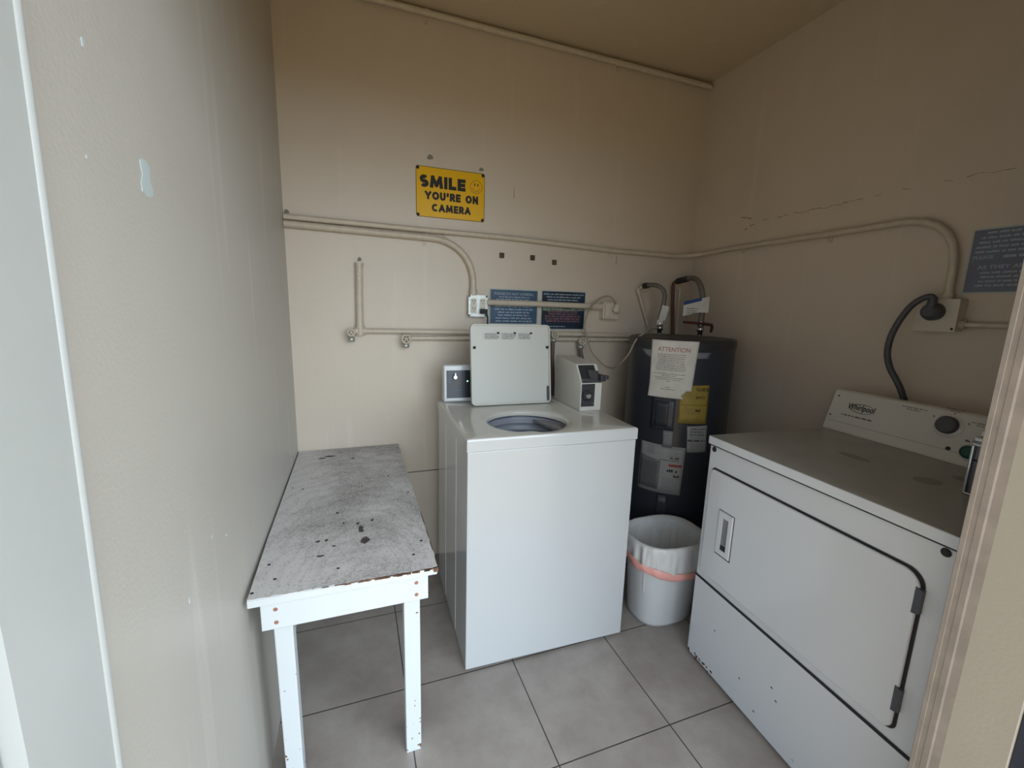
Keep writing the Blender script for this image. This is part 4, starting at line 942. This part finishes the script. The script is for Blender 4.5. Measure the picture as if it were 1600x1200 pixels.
tg = Vector((2.043, -.338, 1.39)); TU = Vector((.87, -.35, .0)).normalized()
q = MB(); q.prism([(-.115, -.052), (-.03, -.030), (.018, -.030), (.018, .055), (-.02, .045), (-.115, .020)], tg, TU, (0, 0, 1), .0015); q.build('paper_tag', M_paper, t, local=False)
q = MB(); q.prism([(-.115, .006), (-.022, .032), (-.022, .050), (-.115, .026)], tg+TU.cross(Vector((0, 0, 1)))*.0018, TU, (0, 0, 1), .0008); q.build('tag_stripe', M_bluetag, t, local=False)
q = MB(); scribble(q, tg+TU.cross(Vector((0, 0, 1)))*.0020+TU*-.065+Vector((0, 0, -.022)), TU, Vector((0, 0, 1)), .07, .035, 3, .5, 70); q.build('tag_print', M_grey, t, local=False)
t = thing('shutoff_valve', 'dark red lever valve handle at the right heater connection', 'valve', (2.028, -.335, 1.285))
MB().lathe([(.017, 0), (.019, .012), (.017, .028)], (0, 0, 0), n=12).build('valve_body', M_steel, t)
MB().tube([(-.10, .02, .022), (-.05, .008, .020), (.0, -.016, .016), (.055, -.02, .010), (.068, -.012, -.004), (.068, -.006, -.030)], [.006, .007, .008, .008, .008, .007], 8).build('lever', M_redh, t)
tag(MB().tube(smooth([(2.089, -.05, 1.20), (2.089, -.05, 1.24), (2.060, -.05, 1.50), (2.062, -.05, 1.525), (2.075, -.055, 1.537)], 1), .0095, 12).build('copper_riser', M_copper), 'dark copper riser on the back wall behind the heater', 'pipe')
tag(MB().tube([(2.135, -.03, 1.20), (2.13, -.03, 1.490), (2.125, -.03, 1.50), (2.07, -.035, 1.505)], .008, 12).build('thin_riser', M_pipe), 'thin beige riser just right of the copper riser in the corner', 'pipe')

# ------------------------------------------------------------------ waste bin with liner
bn = thing('waste_bin', 'white plastic waste bin between the washer and the dryer', 'bin', (1.548, -0.758, 0))
def sup(a, hx, hy, e=2.7):
    c_, s_ = math.cos(a), math.sin(a); return (hx*math.copysign(abs(c_)**(2/e), c_), hy*math.copysign(abs(s_)**(2/e), s_))
def loft(rows, n=64, zf=None, closed_bottom=True):
    """rows of (hx, hy, z)"""
    mb = MB(); vs = []
    for (hx, hy, z) in rows:
        for k in range(n):
            a = 2*PI*k/n; x, y = sup(a, hx, hy); zz = z(a) if callable(z) else z; vs.append((x, y, zz))
    fs = [[i*n+k, i*n+(k+1) % n, (i+1)*n+(k+1) % n, (i+1)*n+k] for i in range(len(rows)-1) for k in range(n)]
    mb.add(vs, fs, True)
    if closed_bottom: mb.add(vs[:n], [list(range(n))[::-1]])
    return mb
loft([(.115, .085, 0), (.131, .101, .003), (.138, .108, .020), (.158, .126, .34), (.162, .130, .375), (.168, .136, .380), (.168, .136, .388), (.160, .128, .389), (.156, .124, .37), (.13, .10, .02), (.05, .04, .012)]).build('body', M_bin, bn)
lg_ = thing('bin_liner', 'white plastic bag lining the waste bin with a pink drawstring', 'bin liner', (1.548, -0.758, 0))
rn = random.Random(21); ph = [rn.uniform(0, 6.28) for _ in range(8)]
def fold(a, k): return .0035*math.sin(9*a+ph[0]+k*.6)+.0025*math.sin(17*a+ph[1]-k)+.0018*math.sin(31*a+ph[2]+k*2)
mb = MB(); n = 160; rows = []
lowz = lambda a: .285 - .030*math.cos(a+.5) + .003*math.sin(5*a)
prf = [(.120, .090, lambda a: .06, 2), (.140, .110, lambda a: .20, 1.6), (.150, .118, lambda a: .33, 1.2), (.160, .129, lambda a: .388, .35), (.168, .137, lambda a: .398, .2), (.1755, .1435, lambda a: .392, .3), (.177, .145, lambda a: .375, .8), (.176, .144, lambda a: (.375*2+lowz(a))/3, 1.2), (.177, .145, lambda a: (.375+2*lowz(a))/3, 1.2), (.178, .146, lowz, .7)]
vs = []
for ri, (hx, hy, zf, amp) in enumerate(prf):
    for k in range(n):
        a = 2*PI*k/n; x, y = sup(a, hx, hy); ff = 1+amp*(fold(a, ri)+ (abs(fold(a, 0))))/ .17 * (.8); vs.append((x*ff, y*ff, zf(a)+amp*.25*fold(a, ri+3)))
mb.add(vs, [[i*n+k, i*n+(k+1) % n, (i+1)*n+(k+1) % n, (i+1)*n+k] for i in range(len(prf)-1) for k in range(n)], True)
mb.add(vs[:n], [list(range(n))]); mb.build('bag', M_bag, lg_)
mb = MB(); vs = []
for ri, (g, dz) in enumerate(((.1785, .012), (.181, .004), (.180, -.010), (.1775, -.022), (.171, -.027))):
    for k in range(n):
        a = 2*PI*k/n; x, y = sup(a, g, g-.032); ff = 1+(fold(a, ri)*.5+.004)/.17; vs.append((x*ff, y*ff, lowz(a)+dz+(.003*math.sin(7*a) if ri > 2 else 0)))
mb.add(vs, [[i*n+k, i*n+(k+1) % n, (i+1)*n+(k+1) % n, (i+1)*n+k] for i in range(4) for k in range(n)], True)
mb.build('drawstring', M_bagpink, lg_)

# ------------------------------------------------------------------ navy board outside, right of the doorway
nb = thing('outdoor_board', 'navy board with white lettering on the outer wall right of the doorway', 'board', (1.60, -1.885, 0.62))
MB().box(-.205, .30, -.022, 0, -.42, .34, .004).build('board_panel', M_navy, nb)
text_mb('S', (-.185, -.0222, .118), (0.86, 0, .5), (-.5, 0, .86), .022, .032, .01).build('lettering', M_white, nb)

for o in bpy.data.objects:
    if o.type == 'MESH' and o.parent is None and not o.get('kind') and not o.get('label'): print('UNTAGGED', o.name)
